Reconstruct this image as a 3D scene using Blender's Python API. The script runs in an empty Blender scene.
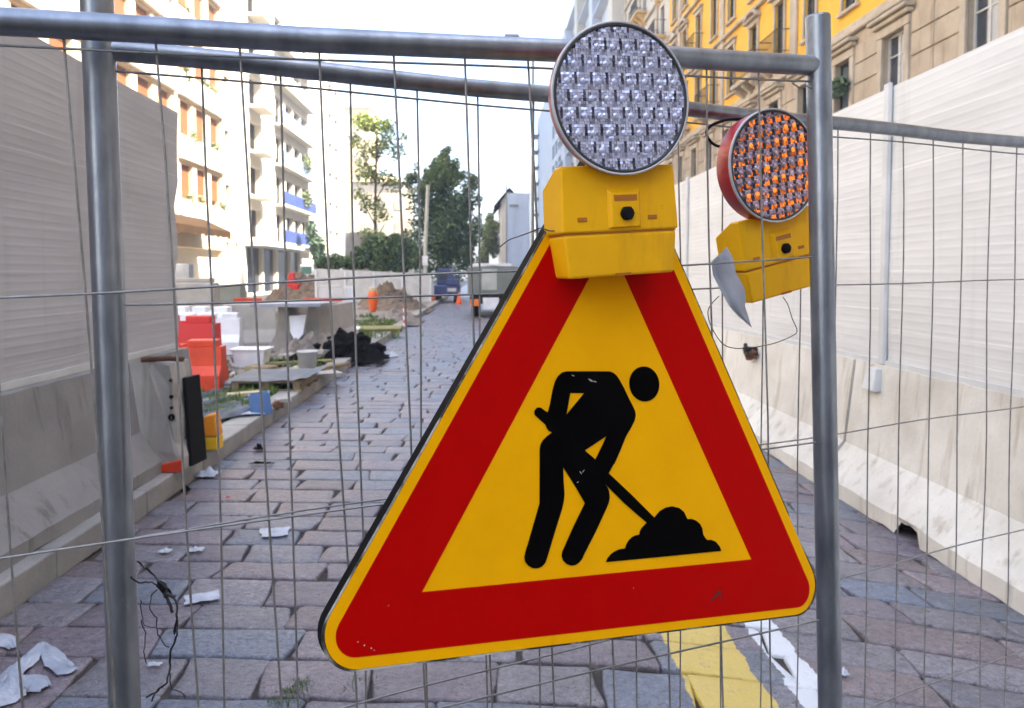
import bpy, bmesh, math, random
from mathutils import Vector as V, Matrix
random.seed(11)
R = random.random
U = random.uniform
S = bpy.context.scene
COL = S.collection
PI = math.pi

# ------------------------------------------------------------------ camera
F, PX, PY = 740.0, 512.0, 306.6
yaw, pit = math.atan(30 / 740), math.radians(2.6)
FW = V((math.sin(yaw) * math.cos(pit), math.cos(yaw) * math.cos(pit), -math.sin(pit)))
RT = V((math.cos(yaw), -math.sin(yaw), 0))
UP = RT.cross(FW)
C0 = V((0, 0, 1.6))


def ray(x, y):
    return FW + RT * ((x - PX) / F) + UP * ((PY - y) / F)


def at(x, y, z):
    return C0 + ray(x, y) * z


def ground(x, y, z=0.0):
    r = ray(x, y)
    return C0 + r * ((z - 1.6) / r.z)


def onX(x, y, X):
    r = ray(x, y)
    return C0 + r * (X / r.x)


def onY(x, y, Y):
    r = ray(x, y)
    return C0 + r * (Y / r.y)


def onP(x, y, p, n):
    r = ray(x, y)
    return C0 + r * ((p - C0).dot(n) / r.dot(n))


cam_d = bpy.data.cameras.new('Camera')
cam = bpy.data.objects.new('Camera', cam_d)
COL.objects.link(cam)
cam.matrix_world = Matrix(((RT.x, UP.x, -FW.x, 0), (RT.y, UP.y, -FW.y, 0), (RT.z, UP.z, -FW.z, 1.6), (0, 0, 0, 1)))
cam_d.sensor_width = 36
cam_d.lens = 740 / 1024 * 36
cam_d.shift_y = -(354 - PY) / 1024
cam_d.clip_start = 0.02
cam_d.clip_end = 3000
cam_d.dof.use_dof = True
cam_d.dof.focus_distance = 1.16
cam_d.dof.aperture_fstop = 8.5
S.camera = cam

# ------------------------------------------------------------------ materials


class NT:
    def __init__(s, name):
        s.m = bpy.data.materials.new(name)
        s.m.use_nodes = True
        s.t = s.m.node_tree
        s.n = s.t.nodes
        s.p = s.n['Principled BSDF']
        s.tc = s.n.new('ShaderNodeTexCoord')

    def new(s, t, **k):
        n = s.n.new('ShaderNode' + t)
        for a, b in k.items():
            setattr(n, a, b)
        return n

    def link(s, a, b):
        s.t.links.new(a, b)

    def noise(s, scale, detail=5, rough=.6, vec=None, stretch=None):
        n = s.new('TexNoise')
        n.inputs['Scale'].default_value = scale
        n.inputs['Detail'].default_value = detail
        n.inputs['Roughness'].default_value = rough
        v = vec or s.tc.outputs['Object']
        if stretch:
            mp = s.new('Mapping')
            mp.inputs['Scale'].default_value = stretch
            s.link(v, mp.inputs['Vector'])
            v = mp.outputs[0]
        s.link(v, n.inputs['Vector'])
        return n.outputs['Fac']

    def ramp(s, fac, a, b):
        r = s.new('MapRange')
        r.inputs['From Min'].default_value = a
        r.inputs['From Max'].default_value = b
        s.link(fac, r.inputs['Value'])
        return r.outputs[0]

    def mix(s, fac, a, b, mode='MIX'):
        x = s.new('Mix', data_type='RGBA', blend_type=mode)
        for sock, v in ((x.inputs[0], fac), (x.inputs[6], a), (x.inputs[7], b)):
            if hasattr(v, 'links'):
                s.link(v, sock)
            elif isinstance(v, (int, float)):
                sock.default_value = v
            else:
                sock.default_value = (*v, 1)
        return x.outputs[2]

    def math(s, op, a, b=None):
        x = s.new('Math', operation=op)
        for i, v in enumerate((a, b)):
            if v is None:
                continue
            if hasattr(v, 'links'):
                s.link(v, x.inputs[i])
            else:
                x.inputs[i].default_value = v
        return x.outputs[0]

    def bump(s, h, strength=.3, dist=.01):
        b = s.new('Bump')
        b.inputs['Strength'].default_value = strength
        b.inputs['Distance'].default_value = dist
        s.link(h, b.inputs['Height'])
        s.link(b.outputs[0], s.p.inputs['Normal'])


def mat(name, c, rough=.6, c2=None, sc=6, lo=.35, hi=.65, metal=0, bump=None, speck=None, stretch=None, streak=None,
        spec=.5, attr=False, rvar=0, emit=None, coat=0):
    """procedural surface: base colour broken by noise, optional speckle, streaks, bump"""
    t = NT(name)
    c2 = c2 or tuple(v * .8 for v in c)
    col = t.mix(t.ramp(t.noise(sc, stretch=stretch), lo, hi), c, c2)
    if streak:
        col = t.mix(t.ramp(t.noise(streak[0], 4, .6, stretch=streak[1]), streak[2], streak[3]), col, streak[4])
    if speck:
        col = t.mix(t.ramp(t.noise(speck[0], 3, .7), speck[1], speck[1] + .08), col, speck[2])
    if attr:
        a = t.new('VertexColor', layer_name='tint')
        col = t.mix(1.0, col, a.outputs['Color'], 'MULTIPLY')
    t.link(col, t.p.inputs['Base Color'])
    t.p.inputs['Roughness'].default_value = rough
    if rvar:
        r = t.math('ADD', t.math('MULTIPLY', t.noise(sc * 3), rvar), rough - rvar / 2)
        t.link(r, t.p.inputs['Roughness'])
    t.p.inputs['Metallic'].default_value = metal
    t.p.inputs['Specular IOR Level'].default_value = spec
    t.p.inputs['Coat Weight'].default_value = coat
    if bump:
        t.bump(t.noise(bump[0], 6, .65), bump[1], bump[2] if len(bump) > 2 else .01)
    if emit:
        t.p.inputs['Emission Color'].default_value = (*emit[0], 1)
        t.p.inputs['Emission Strength'].default_value = emit[1]
    return t.m


M = {}
M['galv'] = mat('galvanised_steel', (.32, .35, .39), .35, (.20, .22, .255), 30, .32, .68, metal=.85, bump=(90, .12, .002),
                speck=(160, .70, (.42, .44, .48)), stretch=(1, 1, .35), rvar=.25,
                streak=(5, (1, 1, .12), .62, .78, (.12, .13, .15)))
M['wire'] = mat('galvanised_wire', (.32, .315, .31), .45, (.21, .205, .2), 40, metal=.55, rvar=.2)
M['wire_dark'] = mat('tie_wire', (.03, .03, .033), .5, metal=.5)
M['rust'] = mat('rusty_iron', (.16, .06, .025), .8, (.05, .025, .015), 30, bump=(60, .5, .004))
M['sign_y'] = mat('yellow_reflective_film', (.86, .405, .0008), .55, (.78, .36, .0008), 9, .3, .8, speck=(120, .76, (.5, .26, .02)), bump=(300, .05, .001), spec=.04, streak=(5, (2.5, 2.5, .5), .60, .82, (.60, .27, .004)))
M['sign_r'] = mat('red_reflective_film', (.45, .0006, .0005), .55, (.40, .0005, .0004), 9, .3, .8, speck=(90, .77, (.25, .02, .02)), bump=(300, .05, .001), spec=.04, streak=(5, (2.5, 2.5, .5), .60, .82, (.32, .002, .002)))
M['sign_k'] = mat('black_print', (.0016, .0014, .0016), .6, (.0025, .0022, .0025), 20, spec=.02)
M['sign_edge'] = mat('dark_painted_steel', (.004, .0045, .005), .7, (.010, .010, .011), 25, .5, .8, spec=.06)
M['sign_rim'] = mat('bare_scraped_edge', (.42, .42, .40), .5, (.02, .02, .02), 14, .40, .52)
M['scuff'] = mat('scuff', (.07, .008, .008), .7, (.03, .01, .01), 60)
M['chip'] = mat('paint_chip', (.55, .5, .42), .7)
M['lamp_y'] = mat('yellow_lamp_plastic', (.86, .44, .002), .45, (.76, .37, .002), 7, .3, .8, bump=(240, .09, .001), speck=(75, .70, (.46, .25, .03)), spec=.22, streak=(9, (2, 2, .6), .58, .80, (.60, .30, .01)))
M['lamp_y2'] = mat('recess_shade_orange', (.42, .14, .006), .5)  # darker orange puts the recess shade into slots and seam
M['black'] = mat('black_rubber', (.006, .006, .007), .7, (.010, .010, .011), 12, spec=.12)
M['bezel'] = mat('clear_pinkish_bezel', (.36, .16, .19), .35, (.32, .05, .07), 8, .36, .60, spec=.4)
M['bezel_red'] = mat('red_bezel', (.42, .012, .015), .35, (.28, .008, .01), 8, spec=.35)
M['ring'] = mat('lens_gasket', (.035, .035, .04), .45)
M['rim_clear'] = mat('clear_plastic_rim', (.58, .58, .6), .18, (.4, .38, .4), 10, coat=.5)


def lens_mat(name, c, rough, emit=None, metal=.35):
    t = NT(name)
    a = t.new('VertexColor', layer_name='tint')
    col = t.mix(1.0, c, a.outputs['Color'], 'MULTIPLY')
    t.link(col, t.p.inputs['Base Color'])
    t.p.inputs['Roughness'].default_value = rough
    t.p.inputs['Metallic'].default_value = metal
    if emit:
        t.link(t.mix(1.0, emit[0], a.outputs['Color'], 'MULTIPLY'), t.p.inputs['Emission Color'])
        t.p.inputs['Emission Strength'].default_value = emit[1]
    return t.m


M['lens'] = lens_mat('prismatic_clear_lens', (.58, .60, .78), .16)
M['lens_d'] = lens_mat('prismatic_dark_facet', (.06, .06, .085), .2)
M['lens_m'] = lens_mat('prismatic_amber_grey', (.52, .38, .46), .16)
M['lens_o'] = lens_mat('amber_prism_lit', (.75, .20, .02), .2, ((1, .20, .015), .26), 0)
M['paper'] = mat('white_film', (.55, .57, .61), .5, (.38, .40, .45), 9, bump=(14, .35, .01))
M['bag'] = mat('white_plastic_bag', (.52, .56, .64), .35, (.33, .37, .45), 7, bump=(30, .9, .012))
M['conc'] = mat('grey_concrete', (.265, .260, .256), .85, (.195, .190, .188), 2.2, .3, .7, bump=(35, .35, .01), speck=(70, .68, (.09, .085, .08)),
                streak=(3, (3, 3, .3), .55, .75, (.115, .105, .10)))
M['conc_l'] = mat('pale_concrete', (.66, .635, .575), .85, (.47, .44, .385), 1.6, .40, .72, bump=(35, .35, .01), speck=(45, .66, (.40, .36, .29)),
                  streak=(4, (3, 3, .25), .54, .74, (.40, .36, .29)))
M['kerb'] = mat('kerb_stone', (.33, .32, .305), .8, (.23, .225, .215), 2.5, bump=(40, .4, .01), speck=(80, .66, (.15, .14, .13)))
M['soil'] = mat('bare_soil', (.21, .165, .12), .95, (.12, .09, .065), 3, bump=(14, .9, .05), speck=(30, .66, (.3, .27, .23)))
M['tar'] = mat('black_rubble', (.006, .006, .007), .9, (.022, .02, .018), 8, .45, .8, bump=(14, 1, .05), spec=.08)
M['rubble'] = mat('grey_rubble', (.30, .27, .24), .95, (.16, .14, .125), 6, bump=(16, 1, .05))
M['gsite'] = mat('site_ground', (.27, .255, .23), .95, (.17, .165, .15), .8, .35, .65, bump=(9, .7, .04), speck=(16, .66, (.12, .14, .07)))
M['asph'] = mat('asphalt', (.06, .06, .062), .9, (.045, .045, .045), 2, bump=(60, .4, .01))
M['pave_far'] = mat('far_pavement', (.22, .21, .205), .9, (.16, .155, .15), 1.2, bump=(20, .3, .01))
M['grass'] = mat('grass_blades', (.08, .15, .025), .7, (.12, .17, .045), 8, attr=True)
M['leaf'] = mat('tree_leaves', (.12, .165, .09), .6, (.08, .125, .07), 1.2, attr=True)
M['leaf_l'] = mat('light_leaves', (.17, .20, .08), .6, (.125, .16, .06), 1.2, attr=True)
M['bark'] = mat('bark', (.11, .09, .07), .9, (.06, .05, .04), 5, bump=(15, .8, .03))
M['orange_p'] = mat('orange_plastic', (.64, .055, .010), .45, (.50, .035, .008), 4, bump=(60, .1, .003), speck=(30, .72, (.4, .1, .05)))
M['red_p'] = mat('red_plastic', (.52, .010, .010), .45, (.5, .012, .012), 4, speck=(30, .72, (.5, .2, .18)))
M['white_p'] = mat('white_plastic', (.76, .78, .82), .5, (.62, .64, .68), 3)
M['white_m'] = mat('white_metal', (.60, .61, .61), .5, (.48, .49, .49), 3)
M['greypan'] = mat('grey_green_panel', (.42, .46, .46), .6, (.34, .37, .37), 2)
M['bluesheet'] = mat('blue_grey_sheet', (.30, .34, .40), .45, (.22, .25, .3), 4, metal=.3)
M['steelp'] = mat('steel_profile', (.36, .41, .5), .4, (.22, .25, .3), 8, metal=.5)
M['wood'] = mat('weathered_wood', (.27, .21, .12), .85, (.16, .12, .07), 6, stretch=(1, 6, 1))
M['woodg'] = mat('greenish_plank', (.28, .27, .10), .85, (.18, .16, .06), 6)
M['woodp'] = mat('pale_plank', (.55, .46, .30), .8, (.42, .34, .2), 6)
M['blue_p'] = mat('blue_plastic', (.10, .20, .42), .5, (.07, .15, .33), 6)
M['yel_p'] = mat('yellow_plastic', (.80, .50, .01), .45, (.7, .42, .01), 5)
M['yelo_p'] = mat('orange_yellow_plastic', (.85, .30, .01), .45)
M['cone_o'] = mat('traffic_orange', (.80, .13, .01), .5, (.7, .10, .01), 5)
M['tyre'] = mat('tyre_rubber', (.012, .012, .012), .8)
M['glass'] = mat('window_glass', (.035, .045, .055), .08, (.06, .07, .08), 1.5, spec=.8)
M['glass_sky'] = mat('curtained_glass', (.16, .20, .23), .1, (.09, .12, .14), 2.5, spec=.8)
M['curtain'] = mat('pale_curtain', (.55, .55, .52), .8, (.4, .4, .39), 8, stretch=(1, 8, .3))
M['shopdark'] = mat('shop_glass_interior_shade', (.012, .016, .024), .15, (.03, .035, .045), .8, spec=.3)  # pane colour darkened to stand for the shaded shop interior
M['frame_d'] = mat('dark_window_frame', (.05, .045, .04), .6)
M['frame_w'] = mat('white_window_frame', (.65, .63, .58), .55)
M['plaster_w'] = mat('white_plaster', (.72, .66, .55), .85, (.66, .60, .49), .6, streak=(1.5, (2, 2, .15), .6, .8, (.5, .45, .36)))
M['plaster_c'] = mat('cream_plaster', (.72, .58, .40), .85, (.66, .53, .36), .6)
M['plaster_p'] = mat('pale_beige_plaster', (.62, .56, .46), .85, (.55, .5, .41), .4)
M['plaster_b'] = mat('pale_blue_grey_plaster', (.56, .58, .62), .85, (.50, .52, .56), .4, streak=(1.5, (2, 2, .15), .6, .8, (.40, .42, .46)))
M['plaster_t'] = mat('tan_plaster', (.62, .50, .26), .85, (.56, .44, .22), .4)
M['plaster_y'] = mat('yellow_plaster', (.84, .49, .045), .85, (.76, .42, .035), .7, .3, .75, streak=(1.4, (2, 2, .12), .58, .8, (.62, .34, .05)))
M['ochre'] = mat('ochre_plaster', (.66, .46, .2), .85, (.56, .38, .15), .8)
M['trim'] = mat('stone_trim', (.56, .48, .36), .85, (.42, .35, .26), 1.5, streak=(2.5, (2, 2, .2), .55, .78, (.27, .21, .15)))
M['blind'] = mat('orange_brown_blind', (.27, .09, .022), .8, (.2, .065, .016), 1.5)
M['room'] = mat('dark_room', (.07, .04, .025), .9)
M['awning'] = mat('shaded_brown_awning_canvas', (.105, .05, .014), .85, (.08, .04, .011), 1.2)  # brown darkened, the underside's shade is put into the canvas colour
M['dark_open'] = mat('opening_shade', (.016, .013, .011), .9, (.03, .024, .02), .7, spec=.1)  # near-black pane colour stands in for shade inside the openings
M['blue_pale'] = mat('pale_blue_panel', (.20, .27, .46), .5, (.16, .22, .4), 1)
M['blue_bal'] = mat('blue_balcony_panel', (.05, .08, .26), .5, (.04, .06, .2), 1)
M['bluewrap'] = mat('pale_blue_sheeting', (.58, .68, .84), .6, (.52, .62, .78), .6)
M['roof'] = mat('dark_roof_tile', (.08, .06, .05), .85)
M['truckg'] = mat('grey_green_truck_paint', (.20, .22, .20), .55, (.15, .165, .15), 2)
M['trucky'] = mat('dirty_pale_panel', (.48, .50, .46), .6, (.34, .36, .33), 2)
M['truckb'] = mat('blue_vehicle_paint', (.05, .07, .19), .4, (.035, .05, .13), 3)
M['amber'] = mat('amber_light_plastic', (.85, .22, .02), .35)
M['pole'] = mat('pale_pole_paint', (.50, .52, .48), .5, (.4, .42, .39), 3)


def stone_mat():
    t = NT('rusticated_stone')
    sp = t.new('SeparateXYZ')
    t.link(t.tc.outputs['Object'], sp.inputs[0])
    col = t.mix(t.ramp(t.noise(1.3), .35, .65), (.52, .43, .31), (.40, .32, .225))
    col = t.mix(t.ramp(t.noise(2.2, 4, .6, stretch=(2, 2, .2)), .55, .78), col, (.25, .19, .13))
    t.link(col, t.p.inputs['Base Color'])
    t.p.inputs['Roughness'].default_value = .9
    t.bump(t.noise(14), .4, .02)
    return t.m


M['stone'] = stone_mat()


def hoard_mat(name, c, c2):
    """profiled white hoarding sheet: fine horizontal ribs, dirt"""
    t = NT(name)
    sp = t.new('SeparateXYZ')
    t.link(t.tc.outputs['Object'], sp.inputs[0])
    w = t.math('SINE', t.math('MULTIPLY', sp.outputs['Z'], 2 * PI / .052))
    w = t.math('POWER', t.math('ADD', t.math('MULTIPLY', w, .5), .5), 3.0)
    w2 = t.math('LESS_THAN', t.math('FRACT', t.math('MULTIPLY', sp.outputs['Z'], 1 / .39)), .05)
    n = t.noise(1.1, 6, .65, stretch=(1, .35, 2.5))
    col = t.mix(t.ramp(n, .42, .72), c, c2)
    col = t.mix(t.ramp(t.noise(5, 5, .7, stretch=(1, .12, 3)), .60, .78), col, tuple(v * .82 for v in c2))
    col = t.mix(t.math('MULTIPLY', t.ramp(t.noise(2.0, 4, .6, stretch=(1, 2.2, .12)), .58, .8), .5), col, tuple(v * .66 for v in c2))
    ln = t.math('FRACT', t.math('ADD', t.math('MULTIPLY', sp.outputs['Z'], 1 / .137), t.math('MULTIPLY', t.noise(.8, 2, .5), .5)))
    ln = t.math('MULTIPLY', t.math('LESS_THAN', ln, .07), t.ramp(t.noise(1.7, 3, .6, stretch=(1, .4, 5)), .45, .62))
    col = t.mix(t.math('MULTIPLY', ln, .55), col, tuple(min(.85, v * 1.35) for v in c))
    t.link(col, t.p.inputs['Base Color'])
    t.p.inputs['Roughness'].default_value = .5
    h = t.math('ADD', t.math('ADD', t.math('MULTIPLY', w, .5), t.math('MULTIPLY', w2, 1.2)), t.math('MULTIPLY', t.noise(1.6, 3, .5, stretch=(1, .3, 1.6)), 2.2))
    t.bump(h, .30, .006)
    return t.m


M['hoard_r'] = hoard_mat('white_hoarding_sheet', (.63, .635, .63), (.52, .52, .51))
M['hoard_l'] = hoard_mat('shade_greyed_hoarding_sheet', (.45, .453, .475), (.345, .347, .365))  # same white sheet, its shaded look put into a darker colour


def paving_mat():
    t = NT('stone_paving')
    a = t.new('VertexColor', layer_name='tint')
    col = t.mix(1.0, a.outputs['Color'], (.98, 1.00, 1.03), 'MULTIPLY')
    n = t.noise(30, 7, .8)
    col = t.mix(t.ramp(n, .34, .66), t.mix(1.0, col, (1.42, 1.40, 1.40), 'MULTIPLY'), t.mix(1.0, col, (.46, .45, .48), 'MULTIPLY'))
    col = t.mix(t.ramp(t.noise(140, 2, .6), .58, .68), col, t.mix(1.0, col, (1.5, 1.5, 1.55), 'MULTIPLY'))
    col = t.mix(t.ramp(t.noise(4.5, 5, .65), .48, .74), col, t.mix(1.0, col, (1.35, 1.32, 1.30), 'MULTIPLY'))
    col = t.mix(t.ramp(t.noise(220, 2, .5), .42, .60), col, t.mix(1.0, col, (.66, .66, .68), 'MULTIPLY'))
    col = t.mix(t.math('MULTIPLY', t.ramp(t.noise(2.2, 6, .75), .50, .70), .35), col, (.15, .14, .15))
    col = t.mix(t.ramp(t.noise(60, 3, .65), .61, .67), col, (.04, .036, .037))
    col = t.mix(t.ramp(t.noise(1.0, 4, .7), .54, .75), col, t.mix(1.0, col, (.68, .68, .70), 'MULTIPLY'))
    sp = t.new('SeparateXYZ')
    t.link(t.tc.outputs['Object'], sp.inputs[0])
    X, Y = sp.outputs['X'], sp.outputs['Y']
    wob = t.math('MULTIPLY', t.math('SUBTRACT', t.noise(5, 4, .7), .5), .09)
    Xw = t.math('ADD', X, wob)

    def band(x0, x1, y1, chip):
        b = t.math('MULTIPLY', t.math('GREATER_THAN', Xw, x0), t.math('LESS_THAN', Xw, x1))
        b = t.math('MULTIPLY', b, t.math('LESS_THAN', Y, y1))
        ch = t.ramp(t.noise(17, 6, .75), chip, chip - .07)
        return t.math('MULTIPLY', b, ch)
    col = t.mix(t.math('MULTIPLY', band(YL[0], YL[1], 14, .67), .93), col, (.60, .43, .075))
    col = t.mix(t.math('MULTIPLY', band(WL[0], WL[1], 9, .76), .93), col, (.66, .68, .70))
    t.link(col, t.p.inputs['Base Color'])
    r = t.math('ADD', t.math('MULTIPLY', t.noise(7, 4, .6), .34), .17)
    t.link(r, t.p.inputs['Roughness'])
    t.p.inputs['Specular IOR Level'].default_value = .75
    h = t.math('ADD', t.noise(34, 6, .7), t.math('MULTIPLY', t.noise(7, 4, .6), 2.0))
    t.bump(h, .7, .014)
    return t.m


a0, a1 = ground(663, 640), ground(698, 708)
b0, b1 = ground(722, 625), ground(778, 708)
YL = ((a0.x + a1.x) / 2, (b0.x + b1.x) / 2)
a0, a1 = ground(747, 622), ground(800, 708)
b0, b1 = ground(778, 625), ground(824, 690)
WL = ((a0.x + a1.x) / 2, (b0.x + b1.x) / 2)
M['paving'] = paving_mat()

# ------------------------------------------------------------------ mesh helpers
WM = {}


class MB:
    def __init__(s, m=None):
        s.bm = bmesh.new()
        s.M = m or Matrix()
        s.cl = None

    def col(s):
        if s.cl is None:
            s.cl = s.bm.loops.layers.float_color.new('tint')
        return s.cl

    def add(s, vs, fs, mi=0, smooth=False, tint=None):
        cl = s.col() if tint is not None else s.cl
        bv = [s.bm.verts.new(s.M @ V(v)) for v in vs]
        out = []
        for f in fs:
            try:
                fc = s.bm.faces.new([bv[i] for i in f])
            except ValueError:
                continue
            fc.material_index = mi
            fc.smooth = smooth
            if cl is not None:
                t = tint if tint is not None else (1, 1, 1)
                for l in fc.loops:
                    l[cl] = (*t, 1)
            out.append(fc)
        return bv

    def box(s, x0, x1, y0, y1, z0, z1, bev=0, mi=0, tint=None, rot=None, seg=1):
        vs = [(x, y, z) for x in (x0, x1) for y in (y0, y1) for z in (z0, z1)]
        fs = [(0, 1, 3, 2), (4, 6, 7, 5), (0, 4, 5, 1), (2, 3, 7, 6), (0, 2, 6, 4), (1, 5, 7, 3)]
        s.hull(vs, fs, bev, mi, tint, rot, seg)

    def hull(s, vs, fs, bev=0, mi=0, tint=None, rot=None, seg=1):
        if rot is not None:
            c = sum((V(v) for v in vs), V()) / len(vs)
            vs = [c + rot @ (V(v) - c) for v in vs]
        if bev:
            b = bmesh.new()
            bv = [b.verts.new(V(v)) for v in vs]
            for f in fs:
                b.faces.new([bv[i] for i in f])
            bmesh.ops.recalc_face_normals(b, faces=b.faces)
            bmesh.ops.bevel(b, geom=b.edges[:], offset=bev, segments=seg, affect='EDGES', profile=.5)
            b.verts.index_update()
            s.add([v.co[:] for v in b.verts], [[v.index for v in f.verts] for f in b.faces], mi, False, tint)
            b.free()
        else:
            s.add(vs, fs, mi, False, tint)

    def tube(s, pts, r, seg=8, mi=0, cap=True, tint=None, taper=None):
        pts = [V(p) for p in pts]
        vs, fs = [], []
        n = len(pts)
        ref = None
        for i, p in enumerate(pts):
            d = (pts[min(i + 1, n - 1)] - pts[max(i - 1, 0)]).normalized()
            if ref is None:
                ref = d.orthogonal().normalized()
            a = (ref - d * ref.dot(d)).normalized()
            ref = a
            b = d.cross(a)
            rr = r if taper is None else r + (taper - r) * i / (n - 1)
            for k in range(seg):
                t = 2 * PI * k / seg
                vs.append(p + a * math.cos(t) * rr + b * math.sin(t) * rr)
        for i in range(n - 1):
            for k in range(seg):
                k2 = (k + 1) % seg
                fs.append((i * seg + k, i * seg + k2, (i + 1) * seg + k2, (i + 1) * seg + k))
        s.add(vs, fs, mi, True, tint)
        if cap:
            s.add(vs[:seg], [list(range(seg))[::-1]], mi, False, tint)
            s.add(vs[-seg:], [list(range(seg))], mi, False, tint)

    def lathe(s, prof, c=(0, 0, 0), seg=32, mi=0, axis='z', smooth=True, tint=None):
        vs, fs = [], []
        for r, h in prof:
            for k in range(seg):
                t = 2 * PI * k / seg
                if axis == 'z':
                    vs.append((c[0] + r * math.cos(t), c[1] + r * math.sin(t), c[2] + h))
                else:
                    vs.append((c[0] + r * math.cos(t), c[1] + h, c[2] + r * math.sin(t)))
        n = len(prof)
        for i in range(n - 1):
            for k in range(seg):
                k2 = (k + 1) % seg
                fs.append((i * seg + k, i * seg + k2, (i + 1) * seg + k2, (i + 1) * seg + k))
        s.add(vs, fs, mi, smooth, tint)

    def disc(s, r, c, seg=32, mi=0, axis='z'):
        vs = []
        for k in range(seg):
            t = 2 * PI * k / seg
            vs.append((c[0] + r * math.cos(t), c[1] + r * math.sin(t), c[2]) if axis == 'z' else (c[0] + r * math.cos(t), c[1], c[2] + r * math.sin(t)))
        s.add(vs, [list(range(seg))], mi)

    def poly(s, outer, holes=(), z0=0., z1=.001, mi=0):
        """outline (u,v) with holes as a thin solid; local x=u, z=v, y from z1 (front) to z0"""
        b = bmesh.new()
        edges = []
        for loop in [outer] + list(holes):
            vs = [b.verts.new((p[0], z1, p[1])) for p in loop]
            edges += [b.edges.new((vs[i], vs[(i + 1) % len(vs)])) for i in range(len(vs))]
        bmesh.ops.triangle_fill(b, edges=edges, use_beauty=True, use_dissolve=False)
        if z0 != z1:
            g = bmesh.ops.extrude_face_region(b, geom=b.faces[:])
            bmesh.ops.translate(b, verts=[e for e in g['geom'] if isinstance(e, bmesh.types.BMVert)], vec=(0, z0 - z1, 0))
        bmesh.ops.recalc_face_normals(b, faces=b.faces)
        b.verts.index_update()
        s.add([v.co[:] for v in b.verts], [[v.index for v in f.verts] for f in b.faces], mi)
        b.free()

    def blob(s, c, r, sub=2, jit=.25, mi=0, tint=None, fl=False):
        b = bmesh.new()
        bmesh.ops.create_icosphere(b, subdivisions=sub, radius=1)
        for v in b.verts:
            k = 1 + U(-jit, jit)
            v.co = V((v.co.x * r[0] * k, v.co.y * r[1] * k, v.co.z * r[2] * k)) + V(c)
            if fl and v.co.z < fl:
                v.co.z = fl
        b.verts.index_update()
        s.add([v.co[:] for v in b.verts], [[v.index for v in f.verts] for f in b.faces], mi, False, tint)
        b.free()

    def leaves(s, blobs, n, size, tint=(1, 1, 1), var=.35, hang=0, mi=0):
        """n small leaf quads spread through the volumes of ellipsoids (x,y,z,rx,ry,rz)"""
        w = [b[3] * b[4] * b[5] for b in blobs]
        for _ in range(n):
            bx = random.choices(blobs, w)[0]
            d = V((random.gauss(0, 1), random.gauss(0, 1), random.gauss(0, 1))).normalized() * (R() ** .42)
            p = V((bx[0] + d.x * bx[3], bx[1] + d.y * bx[4], bx[2] + d.z * bx[5]))
            a = V((random.gauss(0, 1), random.gauss(0, 1), random.gauss(0, .6))).normalized()
            b = a.orthogonal().normalized()
            b = Matrix.Rotation(U(0, 6.28), 3, a) @ b
            L = size * U(.6, 1.35)
            k = 1 + U(-var, var)
            tt = tuple(c * k for c in tint)
            s.add([p - a * L * .5, p + b * L * .26, p + a * L * .55, p - b * L * .26], [(0, 1, 2, 3)], mi, False, tt)

    def build(s, name, mats, parent=None, loc=None, recalc=True, **props):
        me = bpy.data.meshes.new(name)
        if recalc:
            bmesh.ops.recalc_face_normals(s.bm, faces=s.bm.faces)
        o = bpy.data.objects.new(name, me)
        COL.objects.link(o)
        if parent is not None:
            w = WM[parent.name]
            s.bm.transform(w.inverted())
            o.parent = parent
            WM[o.name] = w
        else:
            if loc is None:
                xs = [v.co for v in s.bm.verts]
                lo = V((min(v.x for v in xs), min(v.y for v in xs), min(v.z for v in xs)))
                hi = V((max(v.x for v in xs), max(v.y for v in xs), max(v.z for v in xs)))
                loc = V(((lo.x + hi.x) / 2, (lo.y + hi.y) / 2, lo.z))
            w = Matrix.Translation(loc)
            s.bm.transform(w.inverted())
            o.matrix_world = w
            WM[o.name] = w
        s.bm.to_mesh(me)
        s.bm.free()
        for m in (mats if isinstance(mats, (list, tuple)) else [mats]):
            me.materials.append(m)
        for k, v in props.items():
            o[k] = v
        return o


def tag(o, label, cat, group=None, kind=None):
    o['label'] = label
    o['category'] = cat
    if group:
        o['group'] = group
    if kind:
        o['kind'] = kind
    return o


def struct(o, kind='structure'):
    o['kind'] = kind
    return o


def thing(name, label, cat, loc=(0, 0, 0), group=None, m=None):
    o = bpy.data.objects.new(name, None)
    o.empty_display_size = .1
    COL.objects.link(o)
    w = m or Matrix.Translation(V(loc))
    o.matrix_world = w
    WM[o.name] = w
    return tag(o, label, cat, group)


def kids(o):
    return [c for c in COL.objects if c.parent is o]


def dup(o, loc, label=None, parent=None, rz=0):
    c = o.copy()
    COL.objects.link(c)
    if parent is None:
        c.location = loc
        c.rotation_euler = (0, 0, o.rotation_euler.z + rz)
        if label:
            c['label'] = label
        WM[c.name] = Matrix.Translation(V(loc))
    else:
        c.parent = parent
    for k in kids(o):
        dup(k, None, None, c)
    return c


def frame(o, ex, ez_hint=V((0, 0, 1)), roll=0):
    ex = ex.normalized()
    ez = (ez_hint - ex * ez_hint.dot(ex)).normalized()
    if roll:
        ey = ez.cross(ex)
        q = Matrix.Rotation(roll, 3, ey)
        ex, ez = q @ ex, q @ ez
    ey = ez.cross(ex)
    return Matrix(((ex.x, ey.x, ez.x, o.x), (ex.y, ey.y, ez.y, o.y), (ex.z, ey.z, ez.z, o.z), (0, 0, 0, 1)))
# ================================================================== mesh fence panels
dA = ray(2765, 166).normalized()
dB = ray(2080, 250).normalized()
FA = frame(at(823.6, 349, 1.32), dA)
FB = frame(at(111, 354, 1.03), dB)


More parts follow.
